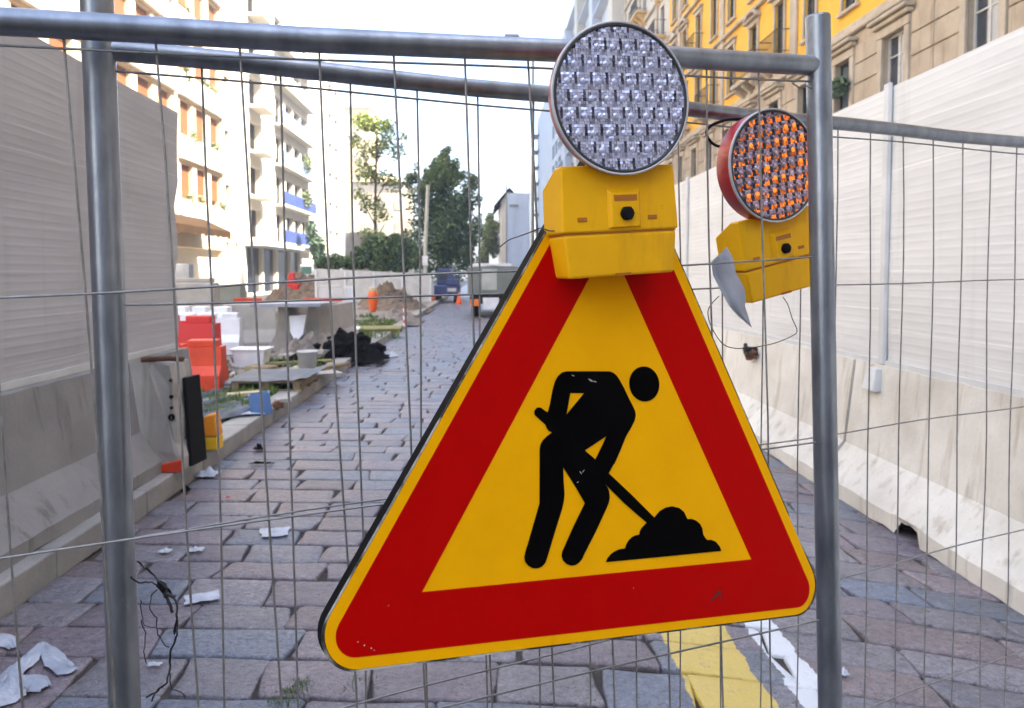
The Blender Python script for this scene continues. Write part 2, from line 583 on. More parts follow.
def to_local(fr, x, y, off=0.0):
    n = V((fr[0][1], fr[1][1], fr[2][1]))
    p = onP(x, y, fr.translation + n * off, n)
    q = fr.inverted() @ p
    return q.x, q.z


def fence(name, label, fr, x0, x1, zr, xw, step, hz, post_x, post_r, rail_r, zlow, tails, ztop=.07):
    root = thing(name, label, 'fence panel', fr @ V((post_x[0], 0, zlow)), 'wire mesh fence panels')
    zt = zr + ztop
    for px in post_x:
        m = MB(fr)
        zb = -(fr @ V((px, 0, 0))).z / fr[2][2] + .004
        m.tube([(px, 0, zb), (px, 0, zr * .4), (px, 0, zt - .003)], post_r, 24, cap=False)
        # open pipe end
        m.lathe([(post_r, -.003), (post_r - .001, 0), (post_r - .0032, 0), (post_r - .0036, -.05)], (px, 0, zt), 24)
        m.disc(post_r - .0036, (px, 0, zt - .05), 24)
        p = m.build('post', M['galv'], root)
    m = MB(fr)
    n = 14
    m.tube([(x0 + (x1 - x0) * i / n, 0, zr + .002 * math.sin(i * 1.7)) for i in range(n + 1)], rail_r, 20)
    m.build('top_rail', M['galv'], root)
    # wire mesh: verticals behind the horizontals, slightly wavy
    m = MB(fr)
    r = .0017
    k0 = math.ceil((x0 + .03 - xw) / step)
    k1 = math.floor((x1 - .03 - xw) / step)
    for k in range(k0, k1 + 1):
        x = xw + k * step
        a, b, ph = U(-.0035, .0035), U(-.003, .003), U(0, 6)
        pts = []
        for i in range(13):
            z = zr - rail_r * .3 - i * (zr - zlow - .15) / 12
            pts.append((x + a * math.sin(i * .8 + ph) + b * i / 12, .0035 + .002 * math.sin(i * 1.3 + ph), z))
        m.tube(pts, r, 6)
    for i, z in enumerate(hz):
        a, ph = U(.001, .003), U(0, 6)
        N = 40
        zz = zr - z
        m.tube([(x0 + (x1 - x0) * j / N, -.0005, zz + a * math.sin(j * .55 + ph)) for j in range(N + 1)], r, 6)
    m.build('wire_mesh', M['wire'], root)
    if tails:
        m = MB(fr)
        for (x, z) in tails:
            m.tube([(x, -.004, z), (x + .012, -.007, z - .008), (x + .03, -.004, z - .004), (x + .05, -.005, z - .012)], .0014, 5)
        m.build('bent_wire_end', M['wire'], root)
    return root


xa, za = to_local(FA, 811, 67.5)
xa0, za0 = to_local(FA, 0, 18.4)
xb, zb = to_local(FB, 120, 50)
xb1, zb1 = to_local(FB, 1020, 143)
print('rail A z', za, za0, xa, xa0, 'rail B', zb, zb1, xb, xb1)
zA, zB = (za + za0) / 2, (zb + zb1) / 2
w0, _ = to_local(FA, 157, 80, .0035)
w1, _ = to_local(FB, 205, 100, .0035)
zlA = -(FA @ V((0, 0, 0))).z / FA[2][2]
zlB = -(FB @ V((0, 0, 0))).z / FB[2][2]
fence('mesh_fence_panel', 'front wire mesh fence panel carrying the triangular sign, its end post at the right', FA,
      -3.02, 0, zA, w0, .1038, [.028, .335, .665, .99, 1.32, 1.6], [0, -3.04], .0208, .0172, zlA, [(-.06, zA - .034)], .084)
fence('mesh_fence_panel', 'rear wire mesh fence panel with its thick post at the left, running towards white hoarding', FB,
      0, 2.5, zB, w1, .1065, [.028, .35, .68, 1.01, 1.34, 1.6], [0, 2.52], .0208, .0146, zlB, [], .10)

# ================================================================== roadworks sign
yy, tt = math.radians(24), math.radians(9)
NS = V((math.sin(yy) * math.cos(tt), -math.cos(yy) * math.cos(tt), math.sin(tt)))
PS = at(829, 610.5, 1.25)


def sp(x, y):
    return onP(x, y, PS, NS)


o_s = sp(560, 480)
ex_s = (sp(829, 610.5) - sp(295, 677)).normalized()
ez_s = (-NS).cross(ex_s) * -1
ez_s = ex_s.cross(-NS) if ex_s.cross(-NS).z > 0 else (-NS).cross(ex_s)
ey_s = -NS
FS = Matrix(((ex_s.x, ey_s.x, ez_s.x, o_s.x), (ex_s.y, ey_s.y, ez_s.y, o_s.y), (ex_s.z, ey_s.z, ez_s.z, o_s.z), (0, 0, 0, 1)))
FSi = FS.inverted()


def suv(x, y):
    q = FSi @ sp(x, y)
    return (q.x, q.z)


def fillet(tri, r, n=12):
    out = []
    for i in range(3):
        p, a, b = V(tri[i]), V(tri[i - 1]), V(tri[(i + 1) % 3])
        da, db = (a - p).normalized(), (b - p).normalized()
        half = math.acos(max(-1, min(1, da.dot(db)))) / 2
        L = r / math.tan(half)
        c = p + (da + db).normalized() * (r / math.sin(half))
        s, e = p + da * L - c, p + db * L - c
        ang = math.atan2(s.x * e.y - s.y * e.x, s.dot(e))
        for k in range(n + 1):
            t = ang * k / n
            out.append((c.x + s.x * math.cos(t) - s.y * math.sin(t), c.y + s.x * math.sin(t) + s.y * math.cos(t)))
    return out


def grow(tri, d):
    c = sum((V(p) for p in tri), V((0, 0))) / 3
    h = (V(tri[0]) - V(tri[1])).length / math.sqrt(12)
    return [tuple(c + (V(p) - c) * (1 + d / h)) for p in tri]


tri_y = [suv(295, 677), suv(829, 610.5), suv(615, 112)]
tri_r = [suv(317.9, 661.6), suv(818, 604.9), suv(613, 130)]
tri_i = [suv(421.6, 592), suv(751, 559.3), suv(608.5, 241)]
sign = thing('roadworks_sign', 'triangular roadworks sign, red border, yellow field, black digging man, hanging on the mesh fence', 'road sign', FS @ V((0, .02, tri_y[0][1])))
m = MB(FS)
m.poly(fillet(grow(tri_y, .0022), .046), [fillet(grow(tri_y, -.004), .042)], .0265, .0)
m.poly(fillet(grow(tri_y, -.003), .043), [], .003, .0008)
m.build('sign_plate', M['sign_edge'], sign)
m = MB(FS)
m.poly(fillet(grow(tri_y, .0024), .046), [fillet(grow(tri_y, .0004), .0455)], .0012, -.0004)
m.build('worn_rim', M['sign_rim'], sign)
m = MB(FS)
m.poly(fillet(tri_y, .0455), [], 0, -.0006)
m.build('yellow_field', M['sign_y'], sign)
m = MB(FS)
m.poly(fillet(tri_r, .028), [tri_i], -.0007, -.0012)
m.build('red_border', M['sign_r'], sign)


def z4(l):
    return [suv(510 + x / 5.9, 350 + y / 5.9) for x, y in l]


def z5(l):
    return [suv(510 + x / 4.452, 450 + y / 4.452) for x, y in l]


body = z4([(172, 590), (174, 570), (180, 550), (190, 533), (215, 508), (245, 486), (226, 478), (214, 462), (206, 440), (145, 386), (140, 372), (143, 355),
           (158, 339), (178, 339), (217, 368), (222, 360), (232, 320), (243, 262), (252, 220), (264, 182), (280, 154), (302, 134), (330, 126),
           (460, 125), (585, 126), (606, 134), (625, 150), (640, 172), (668, 222), (700, 290), (722, 332), (735, 362), (738, 385), (732, 415), (712, 455),
           (680, 510), (648, 590), (612, 672)])
body += z5([(460, 60), (437, 103), (540, 200), (640, 300), (652, 285), (665, 270), (690, 256), (720, 250), (750, 257), (772, 275), (787, 307), (806, 306), (825, 313), (843, 328),
            (853, 347), (857, 375), (866, 390), (875, 400), (893, 399), (912, 407), (930, 428), (938, 448), (680, 474), (424, 498), (432, 480), (446, 463), (463, 450), (485, 441),
            (510, 437), (515, 420), (525, 402), (540, 387), (556, 379), (573, 376), (575, 362), (582, 348), (592, 337), (606, 323), (510, 240), (415, 145), (430, 163), (438, 182),
            (441, 210), (438, 230), (430, 252), (380, 360), (330, 458), (318, 484), (304, 501), (288, 511), (270, 514), (250, 507), (234, 491), (227, 470), (231, 450), (280, 340), (331, 236),
            (290, 165), (234, 76), (236, 140), (240, 195), (237, 225), (230, 258), (195, 370), (163, 478), (154, 502), (141, 517), (122, 525), (100, 525), (80, 515), (66, 498),
            (61, 478), (66, 455), (98, 345), (129, 238), (130, 120), (130, 20)])
holes = [z4([(352, 254), (434, 255), (330, 381)]), z4([(438, 592), (565, 508), (540, 565), (500, 645)])]
m = MB(FS)
m.poly(body, holes, -.0013, -.0019)
hc = V(z4([(790, 200)])[0])
hx = (V(z4([(878, 200)])[0]) - V(z4([(702, 200)])[0])).length / 2
hz = (V(z4([(790, 97)])[0]) - V(z4([(790, 303)])[0])).length / 2
m.poly([(hc.x + hx * math.cos(t * PI / 18), hc.y + hz * math.sin(t * PI / 18)) for t in range(36)], [], -.0007, -.0019)
m.build('digging_man_pictogram', M['sign_k'], sign)


def fleck(x, y, sx, sy, rot=0, n=9, y0=-.0020, nm='paint_scratch', mt='chip'):
    m = MB(FS)
    u, v = suv(x, y)
    pts = []
    for i in range(n):
        t = 2 * PI * i / n
        k = U(.55, 1.2)
        a, b = math.cos(t) * sx * k, math.sin(t) * sy * k
        pts.append((u + a * math.cos(rot) - b * math.sin(rot), v + a * math.sin(rot) + b * math.cos(rot)))
    m.poly(pts, [], y0 + .0003, y0)
    m.build(nm, M[mt], sign)


for q in ((716, 595, .006, .003, .9), (712, 599, .004, .002, .8), (719, 592, .003, .005, .2), (720, 597, .0016, .002), (724, 600, .002, .0012), (701, 605, .0012, .001)):
    fleck(*q, y0=-.0016, nm='dirt_mark', mt='scuff')
for q in ((572, 375.5, .0028, .0008, -.3), (590, 380.5, .006, .0012, -.35), (594, 381.6, .003, .001, -.2), (580, 472.5, .003, .0007, -.9), (582.5, 471, .003, .0007, .8), (577, 482, .002, .0006, .5)):
    fleck(*q, y0=-.0024)
for q in ((357.5, 641.5, .0008, .0008), (364, 645, .0008, .001), (371, 648, .0009, .0008), (374, 650, .0007, .0007), (388, 605.5, .0014, .0004, .5), (633, 588, .0011, .0004, 1.2)):
    fleck(*q, y0=-.0016)

# ================================================================== warning lamps


def warning_lamp(label, fr, amber):
    root = thing('warning_lamp', label, 'warning lamp', fr @ V((0, .035, 0)), 'yellow warning lamps on the fence')
    D = .074
    # upper housing: chamfered back edges at the top, slight taper
    m = MB(fr)
    z0, z1 = .0640, .158
    w, wt = .0925, .0895
    prof = [(-w, 0, z0), (w, 0, z0), (w, D, z0), (-w, D, z0), (-wt, .002, z1), (wt, .002, z1), (wt, D * .34, z1), (-wt, D * .34, z1), (w * .99, D, z1 - .026), (-w * .99, D, z1 - .026)]
    fs = [(0, 3, 2, 1), (0, 1, 5, 4), (4, 5, 6, 7), (7, 6, 8, 9), (9, 8, 2, 3), (1, 2, 8, 6, 5), (3, 0, 4, 7, 9)]
    m.hull(prof, fs, .0035, seg=3)
    hs = m.build('upper_housing', M['lamp_y'], root)
    m = MB(fr)  # raised boss with the switch
    bx = .0045
    m.hull([(bx - .027, .001, .068), (bx + .027, .001, .068), (bx - .0265, .001, .126), (bx + .027, .001, .126), (bx - .021, -.0055, .070), (bx + .0215, -.0055, .070), (bx - .021, -.0055, .117), (bx + .0215, -.0055, .117)],
           [(0, 1, 5, 4), (2, 6, 7, 3), (0, 4, 6, 2), (1, 3, 7, 5), (4, 5, 7, 6), (0, 2, 3, 1)], .0012, seg=2)
    m.build('switch_boss', M['lamp_y'], hs)
    m = MB(fr)
    m.box(bx - .0175, bx + .0185, -.0062, -.003, .1065, .1150)
    m.build('moulded_slot', M['lamp_y2'], hs)
    for sx in (-.0615, .0495):
        m = MB(fr)
        m.box(sx - .0072, sx + .0072, -.0012, .002, .0795, .0855, .0004)
        m.build('moulded_slot', M['lamp_y2'], hs)
    m = MB(fr)
    m.lathe([(.0, -.0125), (.0060, -.0125), (.0094, -.0115), (.0098, -.0060), (.0098, -.004)], (bx + .001, 0, .0885), 20, axis='y')
    for k in range(6):
        t = k * PI / 3
        m.tube([(bx + .001 + .0094 * math.cos(t), -.0112, .0885 + .0094 * math.sin(t)), (bx + .001 + .0094 * math.cos(t), -.005, .0885 + .0094 * math.sin(t))], .0011, 5)
    m.build('switch_knob', M['black'], hs)
    # lower battery box
    m = MB(fr)
    w2 = .0845
    m.hull([(-w2, .004, 0), (w2, .004, 0), (w2, D - .006, 0), (-w2, D - .006, 0), (-.0895, .0015, .0615), (.0895, .0015, .0615), (.0895, D - .002, .0615), (-.0895, D - .002, .0615)],
           [(0, 3, 2, 1), (0, 1, 5, 4), (1, 2, 6, 5), (2, 3, 7, 6), (3, 0, 4, 7), (4, 5, 6, 7)], .0042, seg=3)
    bb = m.build('battery_box', M['lamp_y'], root)
    m = MB(fr)
    m.box(-.012, .012, .0015, .008, .0005, .0042)
    m.box(-.0885, .0885, .003, D - .003, .0612, .0645)
    m.build('seam_gap', M['lamp_y2'], bb)
    # lamp head
    zc = .2475
    yf = -.018
    R0 = .1015
    m = MB(fr)
    yb = .034 if amber else .014
    m.lathe([(0, yb + .030), (.055, yb + .026), (.085, yb + .008), (.0985, yb - .004), (.1020, yb - .010), (.1055, yf + .012), (.1062, yf + .004)], (0.001, 0, zc), 64, axis='y')
    head = m.build('lamp_head', M['bezel_red' if amber else 'bezel'], root)
    m = MB(fr)
    m.lathe([(.1060, yf + .0045), (.1066, yf + .001), (.1058, yf - .001), (.1035, yf - .0012), (.1030, yf + .001)], (0.001, 0, zc), 64, axis='y')
    m.build('clear_rim', M['rim_clear'], head)
    m = MB(fr)
    m.lathe([(.1032, yf), (.1022, yf - .0012), (.0992, yf - .0008), (.0988, yf + .003)], (0.001, 0, zc), 64, axis='y')
    m.build('gasket_ring', M['ring'], head)
    # prismatic lens: every little facet is its own tilted face
    m = MB(fr)
    m.col()
    m.disc(.0990, (0.001, yf + .0036, zc), 48, 1, 'y')
    rr = .0998
    cw, ch = (.0236, .0236) if not amber else (.0205, .0225)
    sub = 6
    for j in range(-5, 6):
        for i in range(-7, 8):
            ox = i * cw + ((cw * .5 if j % 2 else 0) if not amber else j * cw * .28)
            oz = j * ch
            lit = U(.35, 1.0)
            for a in range(sub):
                for b in range(sub):
                    x0 = ox + (a - sub / 2) * cw / sub
                    z0 = oz + (b - sub / 2) * ch / sub
                    xc, zc2 = x0 + cw / sub / 2, z0 + ch / sub / 2
                    if math.hypot(xc, zc2) > rr:
                        continue
                    hw, hh = cw / sub * .5, ch / sub * .5
                    tx, tz = U(-.4, .4), U(-.25, .35)
                    mi = 0
                    g = U(.7, 1.2)
                    if not amber:
                        if a == 0 and b >= 2:
                            mi, tz, g = 1, -.3, U(.6, 2.4)
                        elif a == 0 or (a == 5 and b < 2):
                            tz, g = U(-.2, .1), U(.35, .65)
                        elif b == 5:
                            tz, g = U(-.1, .35), U(.8, 1.3)
                        elif b == 0:
                            tz, g = U(-.15, .15), U(.7, 1.0)
                        elif (a + b) % 3 == 0:
                            g = U(.45, .75)

                    else:
                        right = min(1, max(0, (xc + .10) / .15))
                        if b >= 4:
                            tz, g = U(.2, .5), U(.9, 1.5)
                            if a in (0, 5):
                                mi, g = 1, 1.2
                        elif b == 3:
                            tz, g = U(-.2, .1), U(.4, .9)
                        elif a in (0, 5):
                            mi, g = 1, U(.6, 1.5)
                        elif R() < (.55 + .40 * right) * (1 if b < 2 else .62):
                            mi, g = 2, U(.45, 1.25) * lit
                        else:
                            g = U(.35, .8)
                    yb0 = yf + .001 - .0006 * R()
                    P = []
                    for sx, sz in ((-1, -1), (1, -1), (1, 1), (-1, 1)):
                        P.append((.001 + xc + sx * hw * .98, yb0 + (sx * tx * hw + sz * tz * hh), zc + zc2 + sz * hh * .98))
                    c = (g, g, g)
                    m.add(P, [(0, 1, 2, 3)], mi, False, c)
                    Q = [(p[0], yf + .0036, p[2]) for p in P]
                    m.add(P + Q, [(0, 1, 5, 4), (1, 2, 6, 5), (2, 3, 7, 6), (3, 0, 4, 7)], 1, False, (.6, .6, .6))
            # bright round bead in the middle of the cell
            if math.hypot(ox, oz) < rr - .010:
                bd = bmesh.new()
                bmesh.ops.create_icosphere(bd, subdivisions=2, radius=.0046)
                bd.verts.index_update()
                vs = [(.001 + ox + .001 + v.co.x, yf + .0012 + v.co.y * .75, zc + oz + v.co.z) for v in bd.verts]
                m.add(vs, [[v.index for v in f.verts] for f in bd.faces], 2 if amber and R() < .4 else 0, True, (1.1, 1.1, 1.1))
                bd.free()
    m.build('prismatic_lens', [M['lens_m' if amber else 'lens'], M['lens_d'], M['lens_o']], head, recalc=False)
    for t in (38, 142, 215, 325):
        m = MB(fr)
        t = math.radians(t)
        m.lathe([(0, -.0015), (.0022, -.0012), (.0028, .0015)], (.001 + .0955 * math.cos(t), yf, zc + .0955 * math.sin(t)), 10, axis='y')
        m.build('lens_screw', M['wire'], head)
    # mounting bracket to the fence
    m = MB(fr)
    m.box(-.024, .024, .020, .050, .150, .185, .003)
    m.build('head_neck', M['lamp_y'], root)
    m = MB(fr)
    m.box(-.016, .016, D - .004, D + .012, .03, .125, .001)
    m.box(-.032, .032, D + .010, D + .014, .05, .11, .001)
    m.build('mounting_bracket', M['galv'], root)
    return root, head


exA = V((FA[0][0], FA[1][0], FA[2][0]))
exB = V((FB[0][0], FB[1][0], FB[2][0]))
FL1 = frame(at(624.5, 275.5, 1.066), exA, roll=-.018)
warning_lamp('front warning lamp with clear silvery prism lens, on top of the triangular sign', FL1, False)
ru = Matrix.Rotation(math.radians(-3), 3, 'Z')
cen = at(775.5, 165.5, 1.39)
roll2 = -math.radians(11.5)
f2 = frame(V((0, 0, 0)), ru @ exB, roll=roll2)
FL2 = f2.copy()
off = f2.to_3x3() @ V((0.001, -.018, .2475))
FL2.translation = cen - off
rear, rhead = warning_lamp('rear warning lamp with amber lens and red rim, tilted, beside the right fence post', FL2, True)
P = [at(x, y, z) for x, y, z in ((748, 119, 1.405), (738, 119, 1.41), (726, 120, 1.415), (714, 124, 1.42), (707, 130, 1.42), (708, 138, 1.42), (715, 145, 1.42), (725, 147, 1.415), (738, 146, 1.41), (746, 150, 1.405))]
Q = []
for i in range(len(P) - 1):
    p0, p1_, p2_, p3_ = P[max(i - 1, 0)], P[i], P[i + 1], P[min(i + 2, len(P) - 1)]
    for k in range(5):
        t = k / 5
        Q.append(.5 * ((2 * p1_) + (p2_ - p0) * t + (2 * p0 - 5 * p1_ + 4 * p2_ - p3_) * t * t + (3 * p1_ - p0 - 3 * p2_ + p3_) * t ** 3))
m = MB()
m.tube(Q, .0028, 7)
m.build('carrying_strap', M['black'], rhead)

# torn white film caught on the rear lamp
pl = [(726, 248), (734, 262), (736, 276), (747, 292), (745, 303), (748, 318), (752, 327), (739, 320), (728, 305), (722, 292), (714, 276), (711, 264)]
L = [(711, 262), (713, 275), (719, 288), (724, 297), (729, 306), (737, 315), (751, 327)]
Rr = [(727, 247), (733, 258), (736, 273), (744, 287), (746, 297), (745, 306), (752, 328)]
m = MB()
vs, fs = [], []
NW = 6
for i, (a, b) in enumerate(zip(L, Rr)):
    for k in range(NW):
        t = k / (NW - 1)
        zd = 1.345 + .012 * math.sin(i * 1.1) - .016 * math.sin(t * PI) + .012 * t
        vs.append(at(a[0] + (b[0] - a[0]) * t, a[1] + (b[1] - a[1]) * t, zd))
for i in range(len(L) - 1):
    for k in range(NW - 1):
        q = i * NW + k
        fs.append((q, q + 1, q + 1 + NW, q + NW))
m.add(vs, fs, 0, True)
g = bmesh.ops.solidify(m.bm, geom=m.bm.faces[:], thickness=.0004)
tag(m.build('torn_film', M['paper'], recalc=False), 'torn strip of white film hanging over the left side of the rear lamp', 'film strip')

# loose wires under the rear lamp


def wire_thing(name, pts, r, mt, label, cat, zs):
    m = MB()
    P = [at(x, y, z) for (x, y), z in zip(pts, zs)]
    Q = []
    for i in range(len(P) - 1):       # smooth
        p0, p1, p2, p3 = P[max(i - 1, 0)], P[i], P[i + 1], P[min(i + 2, len(P) - 1)]
        for k in range(5):
            t = k / 5
            Q.append(.5 * ((2 * p1) + (p2 - p0) * t + (2 * p0 - 5 * p1 + 4 * p2 - p3) * t * t + (3 * p1 - p0 - 3 * p2 + p3) * t ** 3))
    Q.append(P[-1])
    m.tube(Q, r, 6)
    return tag(m.build(name, mt), label, cat)


wire_thing('tie_wire_loop', [(719, 296), (710, 306), (708, 315), (712, 328), (722, 343), (733, 348), (748, 348), (762, 346), (775, 343), (790, 337), (797, 331), (792, 318), (788, 305), (783, 297)],
           .0009, M['wire_dark'], 'thin dark wire looping loose below the rear lamp', 'wire', [1.40] * 14)
wire_thing('binding_wire', [(500, 247), (509, 240), (520, 236), (531, 232), (541, 228), (550, 231), (561, 230), (572, 229)], .0009, M['wire_dark'],
           'thin binding wire tied round the seam of the front lamp housing', 'wire', [1.17, 1.16, 1.14, 1.12, 1.09, 1.068, 1.056, 1.054])
# dry black tangle on the rear panel
m = MB()


def tang(pts, r, z=.985):
    P = []
    for i, (x, y) in enumerate(pts):
        P.append(at(130 + x / 4.215, 540 + y / 4.215, z + .006 * math.sin(i * 1.9)))
    Q = []
    for i in range(len(P) - 1):
        for k in range(4):
            t = k / 4
            Q.append(P[i].lerp(P[i + 1], t) + V((U(-1, 1), U(-1, 1), U(-1, 1))) * .0009)
    Q.append(P[-1])
    m.tube(Q, r, 5)


tang([(70, 118), (100, 150), (125, 175), (150, 200), (185, 235), (198, 270), (196, 330), (185, 395), (200, 340), (198, 400), (172, 460), (168, 530), (158, 600), (110, 640), (70, 662)], .0014)
tang([(120, 172), (140, 220), (165, 260), (180, 305)], .0021)
tang([(118, 175), (150, 190), (160, 230), (190, 240)], .0026)
tang([(125, 180), (145, 215), (150, 240)], .0026)
tang([(0, 155), (40, 178), (95, 178), (112, 195), (150, 230)], .0011)
tang([(112, 210), (88, 240), (84, 290), (110, 330), (118, 400), (150, 445), (165, 450)], .0008)
tang([(168, 560), (172, 630), (215, 640), (235, 665)], .0008)
tang([(45, 340), (65, 390), (58, 470), (70, 520)], .0007)
tang([(45, 250), (48, 300), (60, 360), (120, 375), (160, 372)], .0007)
tang([(158, 600), (130, 625), (100, 650), (92, 680)], .0011)
tang([(35, 90), (50, 110), (70, 118)], .0011)
tag(m.build('dry_vine_tangle', M['wire_dark']), 'black dry vine tangle caught on the fence beside the left post', 'vine')
# ================================================================== ground, paving, kerb
KX = -2.24       # street face of the left kerb
BX = 2.53        # foot of the right barrier
m = MB()
m.add([(-200, -64, -.06), (200, -64, -.06), (200, 400, -.06), (-200, 400, -.06)], [(0, 1, 2, 3)])
struct(m.build('ground', M['pave_far'], loc=(0, 0, -.06)))
m = MB()
m.add([(KX, -6, -.022), (12, -6, -.022), (12, 150, -.022), (KX, 150, -.022)], [(0, 1, 2, 3)])
struct(m.build('road_bed', mat('dark_joint_dirt', (.035, .03, .027), .95, (.06, .05, .04), 9, bump=(50, .8, .01)), loc=(0, 0, -.022)))

m = MB()
m.col()
TINTS = [(.185, .148, .160), (.205, .165, .170), (.170, .142, .160), (.150, .168, .198), (.138, .160, .200), (.195, .178, .186), (.195, .152, .150), (.172, .165, .182), (.215, .195, .20)]


def skew(x):
    return -(.07 * x + .10 * max(0, x) ** 2)


y = .4
while y < 62:
    h = U(.225, .315)
    x = KX - U(0, .5)
    while x < BX + .5:
        w = U(.32, .62)
        xa_, xb_ = max(x, KX + .002), x + w
        if xb_ > xa_ + .05:
            g = .0065 if y < 14 else .005
            sl = U(-.022, .022)
            sl2 = U(-.022, .022)

            def P(xx, yy, z, s=0):
                return (xx + s, yy + skew(xx), z)
            dz = [U(-.006, .004) for _ in range(4)]
            j = lambda: U(-.010, .010)
            base = [(xa_ + g + j() - sl, y + g + j()), (xb_ - g + j() - sl2, y + g + j()), (xb_ - g + j() + sl2, y + h - g + j()), (xa_ + g + j() + sl, y + h - g + j())]
            if xa_ <= KX + .01:
                base[0] = (KX + .003, base[0][1])
                base[3] = (KX + .003, base[3][1])
            # rounded outline: two points per side corner
            ring = []
            for i in range(4):
                p, a, b = V(base[i]), V(base[i - 1]), V(base[(i + 1) % 4])
                c = U(.006, .020)
                ring.append(p + (a - p).normalized() * c)
                ring.append(p + (b - p).normalized() * c)
                ring.append(p.lerp(b, .5) + V((U(-.009, .009), U(-.009, .009))))
            cen_ = sum(ring, V((0, 0))) / len(ring)
            n = len(ring)
            zz = lambda p: sum(dz) / 4 + (p.x - cen_.x) * (dz[1] - dz[0]) * 1.2 + (p.y - cen_.y) * (dz[2] - dz[1]) * 2
            lev = []
            for ins, dep in ((0, -.024), (.0015, -.009), (.005, -.003), (.013, 0.0), (.07, .0015)):
                for p in ring:
                    q = p + (cen_ - p).normalized() * min(ins, (cen_ - p).length * .6)
                    lev.append((q.x, q.y + skew(q.x), dep + zz(q)))
            fs = []
            for k in range(4):
                for i in range(n):
                    i2 = (i + 1) % n
                    fs.append((k * n + i, k * n + i2, (k + 1) * n + i2, (k + 1) * n + i))
            fs.append([4 * n + i for i in range(n)])
            t = random.choice(TINTS)
            k = U(.82, 1.18)
            m.add(lev, fs, 0, True, tuple(c * k for c in t))
        x += w
    y += h
struct(m.build('stone_road', M['paving'], loc=(0, 0, 0)))
m = MB()
m.col()
m.add([(KX, 62 - .3, .0), (BX + .6, 62 - .3, .0), (BX + .6, 150, .0), (KX, 150, .0)], [(0, 1, 2, 3)], tint=(.19, .18, .185))
struct(m.build('far_road', M['paving'], loc=(0, 0, 0)))

# moss and weeds in the joints
m = MB()
for (px, py, n, s) in ((292, 692, 200, .03), (302, 683, 110, .028), (280, 703, 110, .035), (358, 681, 30, .03), (350, 690, 30, .03), (475, 470, 40, .06)):
    g0 = ground(px, py)
    for _ in range(n):
        a = U(0, 6.28)
        p = V((g0.x + random.gauss(0, s), g0.y + random.gauss(0, s * .6), -.008))
        q = p + V((math.cos(a) * .008, math.sin(a) * .008, U(.008, .028)))
        d = V((-math.sin(a), math.cos(a), 0)) * .003
        k = U(.7, 1.3)
        m.add([p - d, p + d, q], [(0, 1, 2)], 0, False, (k, k, k))
struct(m.build('joint_moss', M['grass'], loc=(0, 0, 0)), 'stuff')

m = MB()
yk = -4.0
while yk < 60:
    L = U(.85, 1.15)
    dx, dz = U(-.008, .008), U(-.006, .006)
    m.box(KX - .26 + dx, KX + dx, yk + .004, yk + L - .004, -.02, .15 + dz, .012, seg=2)
    yk += L
struct(m.build('kerb', M['kerb'], loc=(KX, 0, 0)))

# building-site ground, gently uneven
m = MB()
NX, NY = 50, 110
x0, x1, y0, y1 = -16.0, KX - .25, -4.0, 50.0
vs, fs = [], []
from mathutils import noise as mn
for j in range(NY + 1):
    for i in range(NX + 1):
        X, Y = x0 + (x1 - x0) * i / NX, y0 + (y1 - y0) * j / NY
        e = min(1, (x1 - X) / .5)
        vs.append((X, Y, .125 + e * (.05 * mn.noise(V((X * .6, Y * .6, 0))) + .03 * mn.noise(V((X * 2, Y * 2, 3))))))
for j in range(NY):
    for i in range(NX):
        q = j * (NX + 1) + i
        fs.append((q, q + 1, q + NX + 2, q + NX + 1))
m.add(vs, fs, 0, True)
struct(m.build('site_ground', M['gsite'], loc=(0, 0, 0)))
# grass strip on the verge
m = MB()
for _ in range(5200):
    Y = U(5.6, 26)
    X = KX - .27 - abs(random.gauss(0, .55)) * (.8 + Y * .03)
    if mn.noise(V((X * 1.1, Y * .8, 9))) < .02:
        continue
    a = U(0, 6.28)
    hgt = U(.03, .10) * (1 + Y * .03)
    p = V((X, Y, .12))
    q = p + V((math.cos(a) * .03, math.sin(a) * .03, hgt))
    d = V((-math.sin(a), math.cos(a), 0)) * (.009 + Y * .0010)
    k = U(.6, 1.3)
    m.add([p - d, p + d, q], [(0, 1, 2)], 0, False, (k, k, k * .9))
for _ in range(5200):
    Y = 5.7 + 4.2 * R()
    X = KX - .28 - abs(random.gauss(0, .42))
    if mn.noise(V((X * 2.2, Y * 1.6, 5))) < -.02:
        continue
    a = U(0, 6.28)
    p = V((X, Y, .12))
    q = p + V((math.cos(a) * .04, math.sin(a) * .04, U(.04, .15)))
    d = V((-math.sin(a), math.cos(a), 0)) * .011
    k = U(.6, 1.5)
    m.add([p - d, p + d, q], [(0, 1, 2)], 0, False, (k, k, k * .9))
for cx, cy in ((-8.6, 24), (-7.4, 24.3), (-3.8, 17), (-4.5, 17.5)):
    for _ in range(900):
        p = V((cx + random.gauss(0, .7), cy + random.gauss(0, .5), .12))
        q = p + V((U(-.06, .06), U(-.06, .06), U(.06, .22)))
        k = U(.7, 1.4)
        m.add([p - V((.02, 0, 0)), p + V((.02, 0, 0)), q], [(0, 1, 2)], 0, False, (k, k, k))
struct(m.build('verge_grass', M['grass'], loc=(0, 0, 0)), 'stuff')

# ================================================================== concrete barriers


